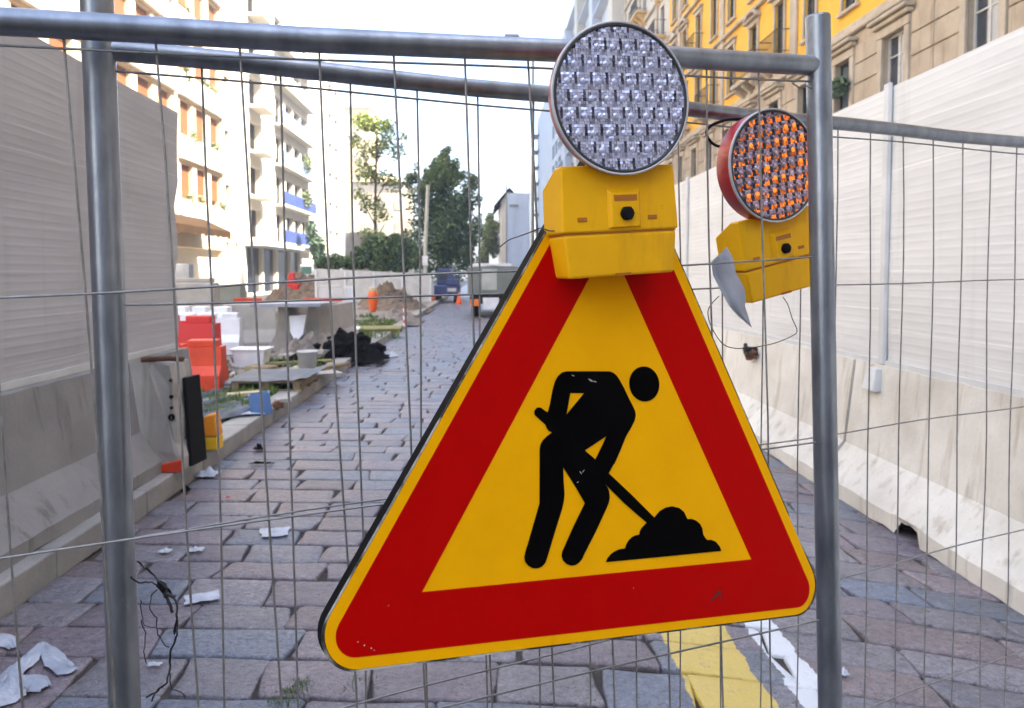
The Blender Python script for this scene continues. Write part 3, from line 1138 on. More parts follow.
def barrier(sgn, xf, y0, y1, zb, mt, label, group, notch=(), chip=.008, prof=((0, 0), (0, .105), (.185, .34), (.255, .955)), top=.20):
    """precast road barrier; sgn=+1: street face looks to -x"""
    m = MB()
    N = max(8, int((y1 - y0) / .045))
    vs, fs = [], []
    width = 2 * prof[-1][0] + top
    for j in range(N + 1):
        Y = y0 + (y1 - y0) * j / N
        row = []
        for i, (dx, dz) in enumerate(prof):
            ox, oz = 0, 0
            if i == 0:
                oz = max(0, mn.noise(V((Y * 5, xf, 0)))) * chip * 3
                ox = mn.noise(V((Y * 7, xf, 4))) * chip
            else:
                ox = mn.noise(V((Y * 2.2, i * 3., xf))) * chip * .7
                oz = mn.noise(V((Y * 6, i * 5., xf))) * chip * (.9 if i in (1, 3) else .3)
            for (a, b) in notch:
                if a <= Y <= b and i == 0:
                    oz = .085 + .02 * mn.noise(V((Y * 14, 2, 2)))
                    ox = .02
                if a - .05 <= Y <= b + .05 and i == 1:
                    oz += .012
            row.append((xf + sgn * (dx + ox), Y, zb + dz + oz))
        row += [(xf + sgn * (width - d), Y, zb + z) for d, z in prof[::-1]]
        vs += row
    k = len(prof) * 2
    for j in range(N):
        for i in range(k - 1):
            fs.append((j * k + i, j * k + i + 1, (j + 1) * k + i + 1, (j + 1) * k + i))
    fs.append(list(range(k)))
    fs.append([N * k + i for i in range(k)][::-1])
    m.add(vs, fs)
    # dark underside behind the drain slot
    o = m.build('concrete_barrier', mt, loc=(xf + sgn * width / 2, (y0 + y1) / 2, zb))
    return tag(o, label, 'barrier', group)


GB = 'concrete barriers under the right hoarding'
nY = ground(905, 545).y
for (a, b, lb) in ((-.62, 5.38, 'nearest pale concrete barrier at the foot of the right hoarding, with a broken drain slot'),
                   (5.42, 11.4, 'pale concrete barrier at the foot of the right hoarding, just past the right fence post'),
                   (11.44, 17.4, 'pale concrete barrier third from the front below the right hoarding'),
                   (17.44, 23.4, 'farthest pale concrete barrier below the right hoarding')):
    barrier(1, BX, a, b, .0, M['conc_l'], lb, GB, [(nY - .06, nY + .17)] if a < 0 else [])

zl = .15
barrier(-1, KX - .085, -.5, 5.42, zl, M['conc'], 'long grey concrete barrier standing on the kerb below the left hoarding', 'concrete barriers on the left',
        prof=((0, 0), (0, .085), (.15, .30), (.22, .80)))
M['conc_s'] = mat('site_concrete', (.38, .36, .33), .85, (.29, .275, .255), 2.2, bump=(30, .4, .01), speck=(40, .70, (.18, .17, .16)))
barrier(-1, KX - .085, 5.84, 6.5, zl, M['conc'], 'grey concrete barrier piece hidden behind the broken stub at the left hoarding end', 'concrete barriers on the left',
        prof=((0, 0), (0, .085), (.15, .30), (.22, .80)))
# broken stub with its end face turned to the street
p0 = ground(160, 480, .15)
m = MB()
SX0, SX1, SY = -2.42, -2.205, 5.46
prof = [(SX0, .15), (SX1 + .01, .15), (SX1 + .012, .24), (SX1 - .028, .35), (SX1 - .03, .52), (SX1 - .058, .66), (SX1 - .05, .80), (SX1 - .07, .93), (SX0 + .02, .945), (SX0, .90)]
NYs = 7
vs, fs = [], []
for j in range(NYs + 1):
    for (X, Z) in prof:
        k = 1 if 0 < j < NYs else .5
        vs.append((X + U(-.008, .008) * k, SY + .34 * j / NYs + (U(-.012, .01) if j == 0 else 0), Z + U(-.006, .006) * (Z > .2)))
n = len(prof)
for j in range(NYs):
    for i in range(n):
        i2 = (i + 1) % n
        fs.append((j * n + i, j * n + i2, (j + 1) * n + i2, (j + 1) * n + i))
# rough broken front face: fan around inner points
c0 = len(vs)
inner = [((X - (SX0 + SX1) / 2) * .55 + (SX0 + SX1) / 2 + U(-.015, .015), SY + U(-.022, .012), (Z - .55) * .6 + .55 + U(-.02, .02)) for X, Z in prof]
vs += inner
vs.append((SX0 + .12, SY + .004, .52))
for i in range(n):
    i2 = (i + 1) % n
    fs.append((i2, i, c0 + i, c0 + i2))
    fs.append((c0 + i2, c0 + i, c0 + n))
fs.append([NYs * n + i for i in range(n)])
m.add(vs, fs)
stub = thing('concrete_barrier', 'short broken concrete barrier stub with orange base, at the end of the left hoarding', 'barrier', (-2.39, SY, .15), 'concrete barriers on the left')
m.build('broken_block', M['conc_s'], stub)
for hz_, hr in ((.70, .016), (.55, .026), (.82, .012), (.62, .012)):
    m = MB()
    m.lathe([(hr, -.004), (hr * .8, .012), (0, .014)], (SX1 - .055, SY - .016, hz_), 9, axis='y')
    m.build('drill_hole', M['tar'], stub)
m = MB()
q0 = ground(161, 482, .15)
m.hull([(SX1 - .16, SY - .055, .152), (SX1 + .022, SY - .045, .152), (SX1 + .022, SY - .002, .152), (SX1 - .16, SY - .006, .152),
        (SX1 - .165, SY - .05, .20), (SX1 + .02, SY - .04, .245), (SX1 + .02, SY - .002, .24), (SX1 - .16, SY - .006, .20)],
       [(0, 3, 2, 1), (0, 1, 5, 4), (1, 2, 6, 5), (2, 3, 7, 6), (3, 0, 4, 7), (4, 5, 6, 7)], .005)
m.build('orange_foot', M['orange_p'], stub)
m = MB()
m.tube([(-2.50, SY + .06, .962), (-2.3, SY + .05, .972), (-2.19, SY + .04, .968)], .019, 8)
tag(m.build('steel_bar', M['rust']), 'short rusty steel bar lying on top of the broken barrier stub', 'steel bar')
# black rubber mat leaning against it
m = MB()
bx = [ground(190, 466, .15), ground(209, 457, .15)]
A, B = V((SX1 + .005, 5.58, .152)), V((SX1 + .035, 5.80, .152))
m.hull([A, B, B + V((-.055, .03, .66)), A + V((-.055, .05, .66)), A + V((.028, 0, 0)), B + V((.028, 0, 0)), B + V((-.027, .03, .66)), A + V((-.027, .05, .66))],
       [(0, 3, 2, 1), (4, 5, 6, 7), (0, 1, 5, 4), (1, 2, 6, 5), (2, 3, 7, 6), (3, 0, 4, 7)], .004)
tag(m.build('rubber_mat', M['black']), 'black rubber board standing upright against the broken barrier stub', 'rubber board')
# yellow canister
yc = thing('yellow_canister', 'small yellow and orange plastic canister on the kerb beside the black board', 'canister', (-2.27, 6.5, .15))
pz = ground(211, 452, .15)
cx_, cy_ = pz.x - .01, pz.y + .1
m = MB()
m.box(cx_ - .055, cx_ + .055, cy_ - .07, cy_ + .07, .152, .265, .015, seg=2)
m.build('jug_base', M['yel_p'], yc)
m = MB()
m.hull([(cx_ - .06, cy_ - .075, .267), (cx_ + .055, cy_ - .075, .267), (cx_ + .055, cy_ + .07, .267), (cx_ - .06, cy_ + .07, .267), (cx_ - .06, cy_ - .06, .43), (cx_ + .03, cy_ - .06, .455), (cx_ + .03, cy_ + .06, .455), (cx_ - .06, cy_ + .06, .43)],
       [(0, 3, 2, 1), (0, 1, 5, 4), (1, 2, 6, 5), (2, 3, 7, 6), (3, 0, 4, 7), (4, 5, 6, 7)], .012, seg=2)
m.build('jug_top', M['yelo_p'], yc)

# ================================================================== hoardings


def hoarding(label, X, face, y0, y1, zb, zt, mt, posts, lean=0., ragged=False, group='site hoardings'):
    root = thing('hoarding', label, 'hoarding', (X, (y0 + y1) / 2, zb), group)
    ys = [y0] + [p for p in posts if y0 < p < y1] + [y1]
    for a, b in zip(ys[:-1], ys[1:]):
        m = MB()
        N, K = 10, 14
        for side in (0, .03):
            vs, fs = [], []
            for j in range(N + 1):
                for i in range(K + 1):
                    t = j / N
                    Y = a + .012 + (b - a - .024) * i / K
                    Z = zb + (zt - zb) * t
                    if ragged and i == K:
                        Y += .03 * math.sin(j * 2.1) * (j % 3 == 1) - .045 * (j in (3, 6)) - .10 * (1 - t)
                    w = .012 * mn.noise(V((Y * .9, Z * 1.3, X)))
                    vs.append((X + face * (-side) + w + lean * (zt - zb) * t, Y, Z + .012 * mn.noise(V((Y * .5, 3, X))) * t))
            for j in range(N):
                for i in range(K):
                    q = j * (K + 1) + i
                    fs.append((q, q + 1, q + K + 2, q + K + 1))
            m.add(vs, fs)
        # close the rim
        n1 = (N + 1) * (K + 1)
        m.bm.verts.ensure_lookup_table()
        rim = [i for i in range(K + 1)] + [j * (K + 1) + K for j in range(1, N + 1)] + [N * (K + 1) + i for i in range(K - 1, -1, -1)] + [j * (K + 1) for j in range(N - 1, 0, -1)]
        for u, v in zip(rim, rim[1:] + rim[:1]):
            f = m.bm.faces.new([m.bm.verts[u], m.bm.verts[v], m.bm.verts[v + n1], m.bm.verts[u + n1]])
        m.build('sheet', mt, root)
    for p in posts:
        m = MB()
        l = lean * (zt - zb)
        m.hull([(X + face * .030 * k + l * t, p + s * .042 * (1 if k < 1 else .75), zb + .003 + (zt - zb + .02) * t) for t in (0, 1) for k in (.15, 1) for s in (-1, 1)],
               [(0, 1, 3, 2), (4, 6, 7, 5), (0, 4, 5, 1), (2, 3, 7, 6), (0, 2, 6, 4), (1, 5, 7, 3)], .006, seg=2)
        m.build('cover_post', M['white_m'], root)
    m = MB()
    l = lean * (zt - zb)
    m.hull([(X + face * k, Y, z) for k in (-.034, .016) for Y in (y0, y1 - (.12 if ragged else 0)) for z in (zb - .012, zb + .03)],
           [(0, 1, 3, 2), (4, 6, 7, 5), (0, 4, 5, 1), (2, 3, 7, 6), (0, 2, 6, 4), (1, 5, 7, 3)])
    m.build('bottom_rail', M['white_m'], root)
    for p in posts:
        m = MB()
        m.tube([(X - face * .05, p, zb + .05), (X - face * .05, p, zt - .05)], .03, 8)
        m.tube([(X - face * .05, p, zb + (zt - zb) * .7), (X - face * 1.1, p, 0.02)], .025, 8)
        m.build('back_brace', M['galv'], root)
    return root


sY = onX(885, 230, 2.80).y
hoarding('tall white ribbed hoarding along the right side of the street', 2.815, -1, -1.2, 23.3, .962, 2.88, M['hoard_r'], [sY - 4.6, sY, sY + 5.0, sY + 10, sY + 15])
hoarding('white ribbed hoarding greyed for shade, with a ragged end on the left of the street', -2.64, 1, -1.0, 6.60, .965, 3.0, M['hoard_l'], [], lean=.0, ragged=True)

# fixing bracket and rusty anchor on the right barriers
p = onX(873, 376, 2.755)
m = MB()
m.hull([(p.x - .05, p.y - .09, p.z - .10), (p.x - .04, p.y + .09, p.z - .10), (p.x + .03, p.y + .09, p.z - .10), (p.x + .03, p.y - .09, p.z - .10), (p.x - .012, p.y - .06, p.z + .06), (p.x - .012, p.y + .06, p.z + .06), (p.x + .05, p.y + .06, p.z + .06), (p.x + .05, p.y - .06, p.z + .06)],
       [(0, 3, 2, 1), (0, 1, 5, 4), (1, 2, 6, 5), (2, 3, 7, 6), (3, 0, 4, 7), (4, 5, 6, 7)], .006)
tag(m.build('fixing_bracket', M['white_m']), 'small white fixing bracket on the barrier under the hoarding cover post', 'bracket')
p = onX(756, 350, 2.76)
an = thing('rusty_anchor', 'rusty anchor bolt on the right barrier, seen below the rear lamp', 'anchor', p)
m = MB()
m.tube([p + V((.03, 0, 0)), p + V((-.13, -.01, .012))], .028, 8)
m.tube([p + V((-.10, -.04, -.05)), p + V((-.10, .03, .06))], .02, 6)
m.build('bolt', M['wire_dark'], an)
m = MB()
m.blob((p.x - .05, p.y, p.z - .04), (.07, .11, .055), 2, .35)
m.build('rust_lump', M['rust'], an)

# ================================================================== litter


def scrap(name, px, py, w, d, label, mt, crum=.02, z=.0, cat='litter', group=None, rz=0, n=9, lift=.012):
    g0 = ground(px, py, z)
    m = MB(Matrix.Translation(V((g0.x, g0.y, z + lift))) @ Matrix.Rotation(rz, 4, 'Z'))
    s = U(0, 99)
    vs, fs = [], []
    for j in range(n + 1):
        for i in range(n + 1):
            u, v = i / n - .5, j / n - .5
            k = 1 + .35 * mn.noise(V((math.atan2(v, u) * 1.3, s, 0)))
            hgt = crum * (abs(mn.noise(V((u * 3.1 + s, v * 3.3, s)))) * 2.0 + .6 * abs(mn.noise(V((u * 8 + s, v * 8, s)))))
            edge = max(abs(u), abs(v)) * 2
            vs.append((u * w * k, v * d * k, hgt * (1.15 - edge * .9)))
    for j in range(n):
        for i in range(n):
            q = j * (n + 1) + i
            fs.append((q, q + 1, q + n + 2, q + n + 1))
    m.add(vs, fs, 0, True)
    return tag(m.build(name, mt, recalc=False), label, cat, group)


LG = 'scraps of paper and plastic on the paving'
bagp = ground(30, 690)
m = MB()
s = 5.3


def strip(pts, wid, hump, n=12):
    vs, fs = [], []
    fine = []
    for a, b in zip(pts[:-1], pts[1:]):
        for k in range(3):
            fine.append(tuple(a[i] + (b[i] - a[i]) * k / 3 for i in range(3)))
    pts = fine + [pts[-1]]
    for i, (x, y, wz) in enumerate(pts):
        g0 = ground(x, y)
        a = ground(*pts[max(i - 1, 0)][:2])
        b = ground(*pts[min(i + 1, len(pts) - 1)][:2])
        d = (b - a).normalized()
        s_ = V((-d.y, d.x, 0))
        for k in range(n + 1):
            t = k / n - .5
            h = .005 + hump * (1 - 4 * t * t) * wz * (.35 + .9 * abs(mn.noise(V((i * .45, k * .42, wid * 40))))) + .018 * abs(mn.noise(V((i * .8, k * .9, wid * 77))))
            vs.append(g0 + s_ * t * wid * wz * (1 + .22 * mn.noise(V((i * .5, k * .5, 1)))) + V((0, 0, h)))
    for i in range(len(pts) - 1):
        for k in range(n):
            q = i * (n + 1) + k
            fs.append((q, q + 1, q + n + 2, q + n + 1))
    m.add(vs, fs, 0, True)


strip([(-20, 712, 1), (0, 690, 1.1), (10, 678, 1.2), (22, 668, 1.1), (32, 659, .9), (40, 649, .7), (45, 646, .45)], .075, .035)
strip([(-18, 700, 1.2), (0, 698, 1.3), (14, 692, 1.3), (26, 688, 1.1), (36, 687, .8), (46, 690, .3)], .14, .05)
strip([(43, 646, .5), (50, 655, .9), (56, 664, 1.1), (66, 672, 1.0), (78, 671, .3)], .075, .02)
strip([(-14, 640, .9), (0, 641, .9), (8, 644, .8), (14, 650, .3)], .10, .02)
tag(m.build('plastic_bag', M['bag'], recalc=False), 'crumpled white plastic bag lying on the paving in the lower left corner', 'plastic bag')
scrap('paper_scrap', 202, 600, .15, .11, 'largest bluish white paper scrap on the paving right of the left post', M['paper'], .02, group=LG, rz=.4)
scrap('paper_scrap', 195, 552, .085, .06, 'small bright paper scrap, right one of two behind the left post', M['paper'], .014, group=LG, rz=.3)
scrap('paper_scrap', 165, 553, .07, .05, 'tiny paper scrap nearest the left post, left one of two', M['paper'], .014, group=LG)
scrap('paper_scrap', 154, 667, .055, .028, 'little white paper chip on the paving at the bottom beside the vine tangle', M['paper'], .008, group=LG)
scrap('paper_scrap', 275, 534, .16, .14, 'faded flattened paper sheet in the middle of the left paving', M['paper'], .012, group=LG, rz=.2)
scrap('plastic_scrap', 208, 476, .17, .16, 'clear crumpled plastic scrap at the kerb below the yellow canister', M['bag'], .05, group=LG)
scrap('paper_scrap', 842, 676, .045, .04, 'white paper flake on the paving just right of the right fence post', M['paper'], .02, group=LG)
scrap('red_scrap', 228, 499, .035, .025, 'tiny red plastic scrap on the paving near the kerb', M['red_p'], .01, group=LG)
scrap('dark_clod', 259, 451, .09, .07, 'dark clod of earth on the paving close to the kerb', M['tar'], .05, group='clods on the paving by the kerb')
scrap('dark_clod', 263, 465, .20, .035, 'dark flat stick-like clod on the paving near the kerb', M['tar'], .02, group='clods on the paving by the kerb')
scrap('dark_clod', 186, 493, .06, .05, 'small dark clod beside the kerb near the left hoarding end', M['tar'], .05, group='clods on the paving by the kerb')
scrap('dark_clod', 379, 361, .35, .3, 'dark clod of rubble spilled over the kerb beyond the black heap', M['tar'], .18, group='clods on the paving by the kerb')
scrap('paper_scrap', 391, 357, .26, .2, 'white scrap near the spilled rubble at the far kerb', M['paper'], .06, group=LG)
scrap('paper_scrap', 373, 366, .22, .16, 'white scrap lying on the paving in front of the spilled rubble', M['paper'], .04, group=LG)

# ================================================================== building site


def gp(px, py, z=.14):
    return ground(px, py, z)


def water_barrier(loc, L, H, W, mt, label, group, rz=0):
    root = thing('plastic_barrier', label, 'plastic barrier', loc, group, Matrix.Translation(V(loc)) @ Matrix.Rotation(rz, 4, 'Z'))
    m = MB(WM[root.name])
    n = 6
    # stepped body with two fork slots and castellated top
    prof = [(-W / 2, 0), (-W / 2, H * .30), (-W * .30, H * .48), (-W * .26, H * .86), (W * .26, H * .86), (W * .30, H * .48), (W / 2, H * .30), (W / 2, 0)]
    for a, b, up in ((-.5, -.26, 0), (-.26, -.14, .10), (-.14, .14, 0), (.14, .26, .10), (.26, .5, 0)):
        vs = []
        for x in (a * L, b * L):
            vs += [(x, p[0], max(p[1], H * up)) for p in prof]
        k = len(prof)
        fs = [(i, (i + 1) % k, k + (i + 1) % k, k + i) for i in range(k)] + [list(range(k))[::-1], list(range(k, 2 * k))]
        m.add(vs, fs)
    m.build('barrier_body', mt, root)
    for a, b in ((-.46, -.2), (-.1, .12), (.22, .46)):
        m = MB(WM[root.name])
        m.box(a * L, b * L, -W * .22, W * .22, H * .845, H, .02, seg=2)
        m.build('top_lug', mt, root)
    m = MB(WM[root.name])
    m.lathe([(.05, 0), (.05, .03), (.035, .035), (0, .035)], (.17 * L, 0, H * .86), 12)
    m.build('filler_cap', mt, root)
    return root


p = gp(205, 390)
water_barrier((p.x - .57, p.y + .12, .14), 1.5, .62, .46, M['orange_p'], 'orange-red plastic barrier standing just past the ragged hoarding end', 'red plastic barriers on the site', .08)
p = gp(205, 376)
water_barrier((p.x - .86, p.y + .75, .14), 1.6, .82, .46, M['red_p'], 'bright red plastic barrier standing behind the orange-red one', 'red plastic barriers on the site', -.05)
p = gp(222, 352)
water_barrier((p.x - .12, p.y - .3, .14), 1.1, .74, .5, M['white_p'], 'white plastic barrier right behind the red ones', 'white plastic barriers on the site', .15)
water_barrier((p.x - .75, p.y + 1.0, .14), 1.3, .8, .5, M['white_p'], 'white plastic barrier farther back, mostly hidden by the red one', 'white plastic barriers on the site', -.1)

# leaning panel
p = gp(224, 346)
m = MB()
A, B = p + V((-.02, 0, 0)), gp(247, 345) + V((0, .1, 0))
h = V((.05, .35, .86))
m.hull([A, B, B + h, A + h, A + V((0, .05, 0)), B + V((0, .05, 0)), B + h + V((.0, .05, 0)), A + h + V((0, .05, 0))],
       [(0, 1, 2, 3), (4, 7, 6, 5), (0, 4, 5, 1), (1, 5, 6, 2), (2, 6, 7, 3), (3, 7, 4, 0)], .008)
tag(m.build('leaning_panel', M['greypan']), 'grey green sheet panel leaning on the concrete pieces behind the white tub', 'panel')
p = gp(220, 318)
m = MB()
m.box(p.x - .55, p.x + .35, p.y + 1.0, p.y + 1.5, .14, 1.18, .02)
tag(m.build('grey_cabinet', M['truckg']), 'dark grey box behind the leaning grey panel', 'box')


def jersey_end(loc, rz, L, label):
    m = MB(Matrix.Translation(V(loc)) @ Matrix.Rotation(rz, 4, 'Z'))
    prof = [(-.30, 0), (-.30, .08), (-.14, .32), (-.09, .84), (.09, .84), (.14, .32), (.30, .08), (.30, 0)]
    vs = [(x + U(-.006, .006), y, z) for y in (0, L) for x, z in prof]
    k = 8
    fs = [(i, (i + 1) % k, k + (i + 1) % k, k + i) for i in range(k)] + [list(range(k))[::-1], list(range(k, 2 * k))]
    b = bmesh.new()
    bv = [b.verts.new(v) for v in vs]
    for f in fs:
        b.faces.new([bv[i] for i in f])
    bmesh.ops.recalc_face_normals(b, faces=b.faces)
    bmesh.ops.bevel(b, geom=b.edges[:], offset=.015, segments=1, affect='EDGES')
    b.verts.index_update()
    m.add([v.co[:] for v in b.verts], [[v.index for v in f.verts] for f in b.faces])
    b.free()
    for s in (-1, 1):    # lifting holes in the end face
        m.lathe([(.03, -.004), (.03, .01), (0, .01)], (s * .045, 0, .45), 10, axis='y')
    return tag(m.build('concrete_barrier', M['conc_s'], loc=loc), label, 'barrier', 'concrete barriers stacked on the site')


p = gp(283, 352)
jersey_end((p.x, p.y, .14), .0, 2.2, 'concrete barrier seen end-on in the middle of the site, left of the white sheet')
p = gp(312, 352)
jersey_end((p.x, p.y + .1, .14), -.12, 2.2, 'concrete barrier seen end-on in the middle of the site, right of the white sheet')
p = gp(272, 346)
jersey_end((p.x, p.y + .3, .14), PI / 2 + .25, 1.0, 'concrete barrier lying broadside between the leaning panel and the end-on barriers')
p = gp(347, 341)
jersey_end((p.x + .1, p.y + .2, .14), PI / 2 + .05, 1.2, 'concrete barrier broadside behind the black rubble heap')
# white sheet between the barriers
m = MB()
A, B, C, D = onY(289, 316, 13.6), onY(306, 315, 13.6), onY(303, 334, 13.5), onY(296, 342, 13.45)
E_ = onY(290, 332, 13.5)
vs = [A, B, C, D, E_]
m.add([v for v in vs] + [v + V((0, .02, 0)) for v in vs], [(0, 1, 2, 3, 4), (9, 8, 7, 6, 5)] + [(i, (i + 1) % 5, 5 + (i + 1) % 5, 5 + i) for i in range(5)])
tag(m.build('white_sheet', M['white_p']), 'torn white sheet standing between the two end-on concrete barriers', 'sheet')
# metal sheet on top
m = MB()
z = .99
A = [onY(252, 309, 13.4), onY(322, 308, 13.4)]
m.hull([(A[0].x, 13.3, z), (A[1].x, 13.3, z + .01), (A[1].x + .1, 14.5, z + .03), (A[0].x + .3, 14.6, z + .02), (A[0].x, 13.3, z + .06), (A[1].x, 13.3, z + .07), (A[1].x + .1, 14.5, z + .05), (A[0].x + .3, 14.6, z + .06)],
       [(0, 3, 2, 1), (0, 1, 5, 4), (1, 2, 6, 5), (2, 3, 7, 6), (3, 0, 4, 7), (4, 5, 6, 7)])
tag(m.build('metal_sheet', M['bluesheet']), 'blue grey metal sheet lying across the tops of the concrete barriers', 'metal sheet')

# white tub
p = gp(248, 368)
tub = thing('plastic_tub', 'white plastic tub with flared rim standing on the site ground', 'tub', (p.x, p.y + .2, .14))
m = MB()
x, y = p.x, p.y + .2
m.hull([(x - .21, y - .17, .14), (x + .21, y - .17, .14), (x + .21, y + .17, .14), (x - .21, y + .17, .14), (x - .26, y - .2, .43), (x + .26, y - .2, .43), (x + .26, y + .2, .43), (x - .26, y + .2, .43)],
       [(0, 3, 2, 1), (0, 1, 5, 4), (1, 2, 6, 5), (2, 3, 7, 6), (3, 0, 4, 7), (4, 5, 6, 7)], .015, seg=2)
m.build('tub_body', M['white_p'], tub)
m = MB()
m.box(x - .285, x + .285, y - .225, y + .225, .405, .435, .008)
m.build('rim', M['white_p'], tub)

# pallet carrying a grey sheet
p = gp(272, 392)
pal = thing('wooden_pallet', 'dark wooden pallet lying on the site ground under a grey sheet', 'pallet', (p.x, p.y + .5, .14))
x, y = p.x - .07, p.y
m = MB()
for k in range(3):
    m.box(x - .42 + k * .37, x - .34 + k * .37, y + .02, y + .95, .165, .245)
m.build('bearer', M['wood'], pal)
m = MB()
for k in range(5):
    m.box(x - .43, x + .43, y + .01 + k * .21, y + .11 + k * .21, .247, .268)
for k in range(3):
    m.box(x - .43, x + .43, y + .01 + k * .42, y + .11 + k * .42, .142, .163)
m.build('deck_boards', M['wood'], pal)
m = MB()
vs, fs = [], []
for j in range(7):
    for i in range(11):
        vs.append((x - .50 + 1.02 * i / 10 + .05 * mn.noise(V((j, i * .3, 1))), y - .05 + 1.15 * j / 6, .285 + .02 * mn.noise(V((i * .5, j * .5, 2))) + (.035 if i > 8 else 0)))
for j in range(6):
    for i in range(10):
        q = j * 11 + i
        fs.append((q, q + 1, q + 12, q + 11))
m.add(vs, fs)
bmesh.ops.solidify(m.bm, geom=m.bm.faces[:], thickness=.018)
tag(m.build('grey_sheet', M['bluesheet']), 'wide grey sheet lying flat on the wooden pallet', 'sheet')
# bucket and planks behind it
p = gp(306, 373)
bk = thing('bucket', 'light grey bucket standing behind the pallet', 'bucket', (p.x, p.y, .14))
m = MB()
m.lathe([(0, .002), (.115, .002), (.145, .30), (.152, .30), (.15, .315), (.138, .31), (.112, .02), (0, .02)], (p.x, p.y + .1, .14), 20)
m.build('bucket_body', M['white_m'], bk)
m = MB()
m.tube([(p.x + .15 * math.cos(t), p.y + .1 - .06 * math.sin(t), .43 - .10 * math.sin(t)) for t in [k * PI / 10 for k in range(11)]], .006, 6)
m.build('bucket_handle', M['wire'], bk)
for (a, b, w, z, mt, lb) in (((256, 366), (332, 362), .12, .0, 'woodg', 'long greenish plank lying behind the pallet'), ((258, 374), (300, 371), .10, .0, 'woodp', 'short pale plank lying nearest behind the pallet'),
                             ((312, 372), (346, 365), .14, .0, 'wood', 'brown plank lying right of the grey bucket'), ((228, 400), (262, 397), .12, .03, 'woodp', 'cream coloured board lying in front of the pallet')):
    A, B = gp(*a, .15), gp(*b, .15)
    d = (B - A).normalized()
    m = MB(Matrix.Translation(A + V((0, 0, z))) @ Matrix.Rotation(math.atan2(d.y, d.x), 4, 'Z'))
    L = (B - A).length
    m.box(0, L, -w / 2, w / 2, 0, .045, .004)
    m.box(L * .1, L * .9, w * .5 + .01, w * .5 + .10, -.01, .02, .004)
    tag(m.build('plank', M[mt]), lb, 'plank', 'planks on the site ground')

# steel profiles
SPL = [((192, 402), (219, 392)), ((196, 409), (232, 399)), ((199, 414), (238, 405)), ((203, 419), (245, 409)), ((212, 420), (252, 412))]
adj = ['farthest', 'second farthest', 'middle', 'second nearest', 'nearest']
for i, (a, b) in enumerate(SPL):
    A, B = gp(*a, .17), gp(*b, .17)
    d = (B - A).normalized()
    m = MB(Matrix.Translation(A) @ Matrix.Rotation(math.atan2(d.y, d.x) + U(-.03, .03), 4, 'Z'))
    L = (B - A).length
    w = .04
    m.box(0, L, -w, w, 0, .006)
    m.box(0, L, -w, -w + .006, .007, .05)
    m.box(0, L, w - .006, w, .007, .05)
    tag(m.build('steel_profile', M['steelp']), adj[i] + ' of the five bluish steel profiles strewn before the orange-red barrier', 'steel profile', 'steel profiles on the site ground')
# blue box, white sheet
p = gp(262, 415)
bb_ = thing('blue_crate', 'small open blue plastic crate tilted on the verge in front of the pallet', 'crate', (p.x, p.y, .14))
m = MB(Matrix.Translation(V((p.x, p.y, .15))) @ Matrix.Rotation(.25, 4, 'Z') @ Matrix.Rotation(-.12, 4, 'Y'))
for a in ((-.1, .1, -.08, -.07, 0, .22), (-.1, .1, .07, .08, 0, .22), (-.1, -.09, -.069, .069, 0, .22), (.09, .1, -.069, .069, 0, .22), (-.089, .089, -.069, .069, 0, .012)):
    m.box(*a)
m.build('crate_body', M['blue_p'], bb_)
scrap('white_board', 246, 414, .42, .34, 'crumpled off white sheet lying on the verge left of the blue crate', M['woodp2'] if 'woodp2' in M else M['white_p'], .05, .15, cat='sheet', rz=.2, lift=.02)
m = MB()
p = gp(276, 408)
m.blob((p.x + .02, p.y, .17), (.07, .06, .05), 2, .3)
tag(m.build('brown_lump', M['rust']), 'small rusty brown lump beside the blue crate', 'lump')


def heap(name, c, rx, ry, h, mt, label, cat, n=26, jag=.35, chunks=0):
    m = MB()
    vs, fs = [], []
    s = U(0, 99)
    for j in range(n + 1):
        for i in range(n + 1):
            u, v = i / n * 2 - 1, j / n * 2 - 1
            r = math.hypot(u, v)
            k = max(0, 1 - r) ** .8
            zz = h * k * (1 + jag * 1.6 * mn.noise(V((u * 3.5 + s, v * 3.5, s)))) + h * jag * .8 * abs(mn.noise(V((u * 9 + s, v * 9, 0)))) * min(1, k * 4)
            vs.append((c[0] + u * rx, c[1] + v * ry, c[2] - .06 + zz))
    for j in range(n):
        for i in range(n):
            q = j * (n + 1) + i
            fs.append((q, q + 1, q + n + 2, q + n + 1))
    m.add(vs, fs, 0, jag < .3)
    for _ in range(chunks):
        r, a = R() ** .6 * .95, U(0, 6.28)
        k = U(.04, .13)
        m.blob((c[0] + r * math.cos(a) * rx, c[1] + r * math.sin(a) * ry, c[2] + h * max(0, 1 - r) ** .8 + k * .1), (k, k * U(.6, 1.2), k * U(.4, .9)), 1, .35)
    return tag(m.build(name, mt), label, cat)


p = gp(355, 357)
heap('rubble_heap', (p.x - .22, p.y + .35, .14), .72, .6, .42, M['tar'], 'heap of black asphalt rubble at the kerb of the building site', 'heap', 34, .42, 46)
p = gp(310, 357)
heap('rubble_heap', (p.x, p.y + .35, .14), .75, .5, .34, M['rubble'], 'low grey rubble heap left of the black heap', 'heap', 22, .8)
p = gp(300, 361)
heap('rubble_heap', (p.x + .1, p.y - .3, .14), .55, .22, .14, M['tar'], 'thin dark streak of rubble in front of the end-on barriers', 'heap', 20, .8)
p = gp(378, 309)
heap('soil_heap', (p.x - .1, p.y + 4.5, .1), 1.5, 1.3, .85, M['soil'], 'brown soil heap behind the orange bollard', 'heap', 36, .5, 30)
p = gp(297, 302)
heap('soil_heap', (p.x - .2, p.y + 4, .1), 2.6, 2, 1.35, M['soil'], 'wide brown soil heap in front of the far shops', 'heap', 36, .5, 30)
p = gp(398, 322)
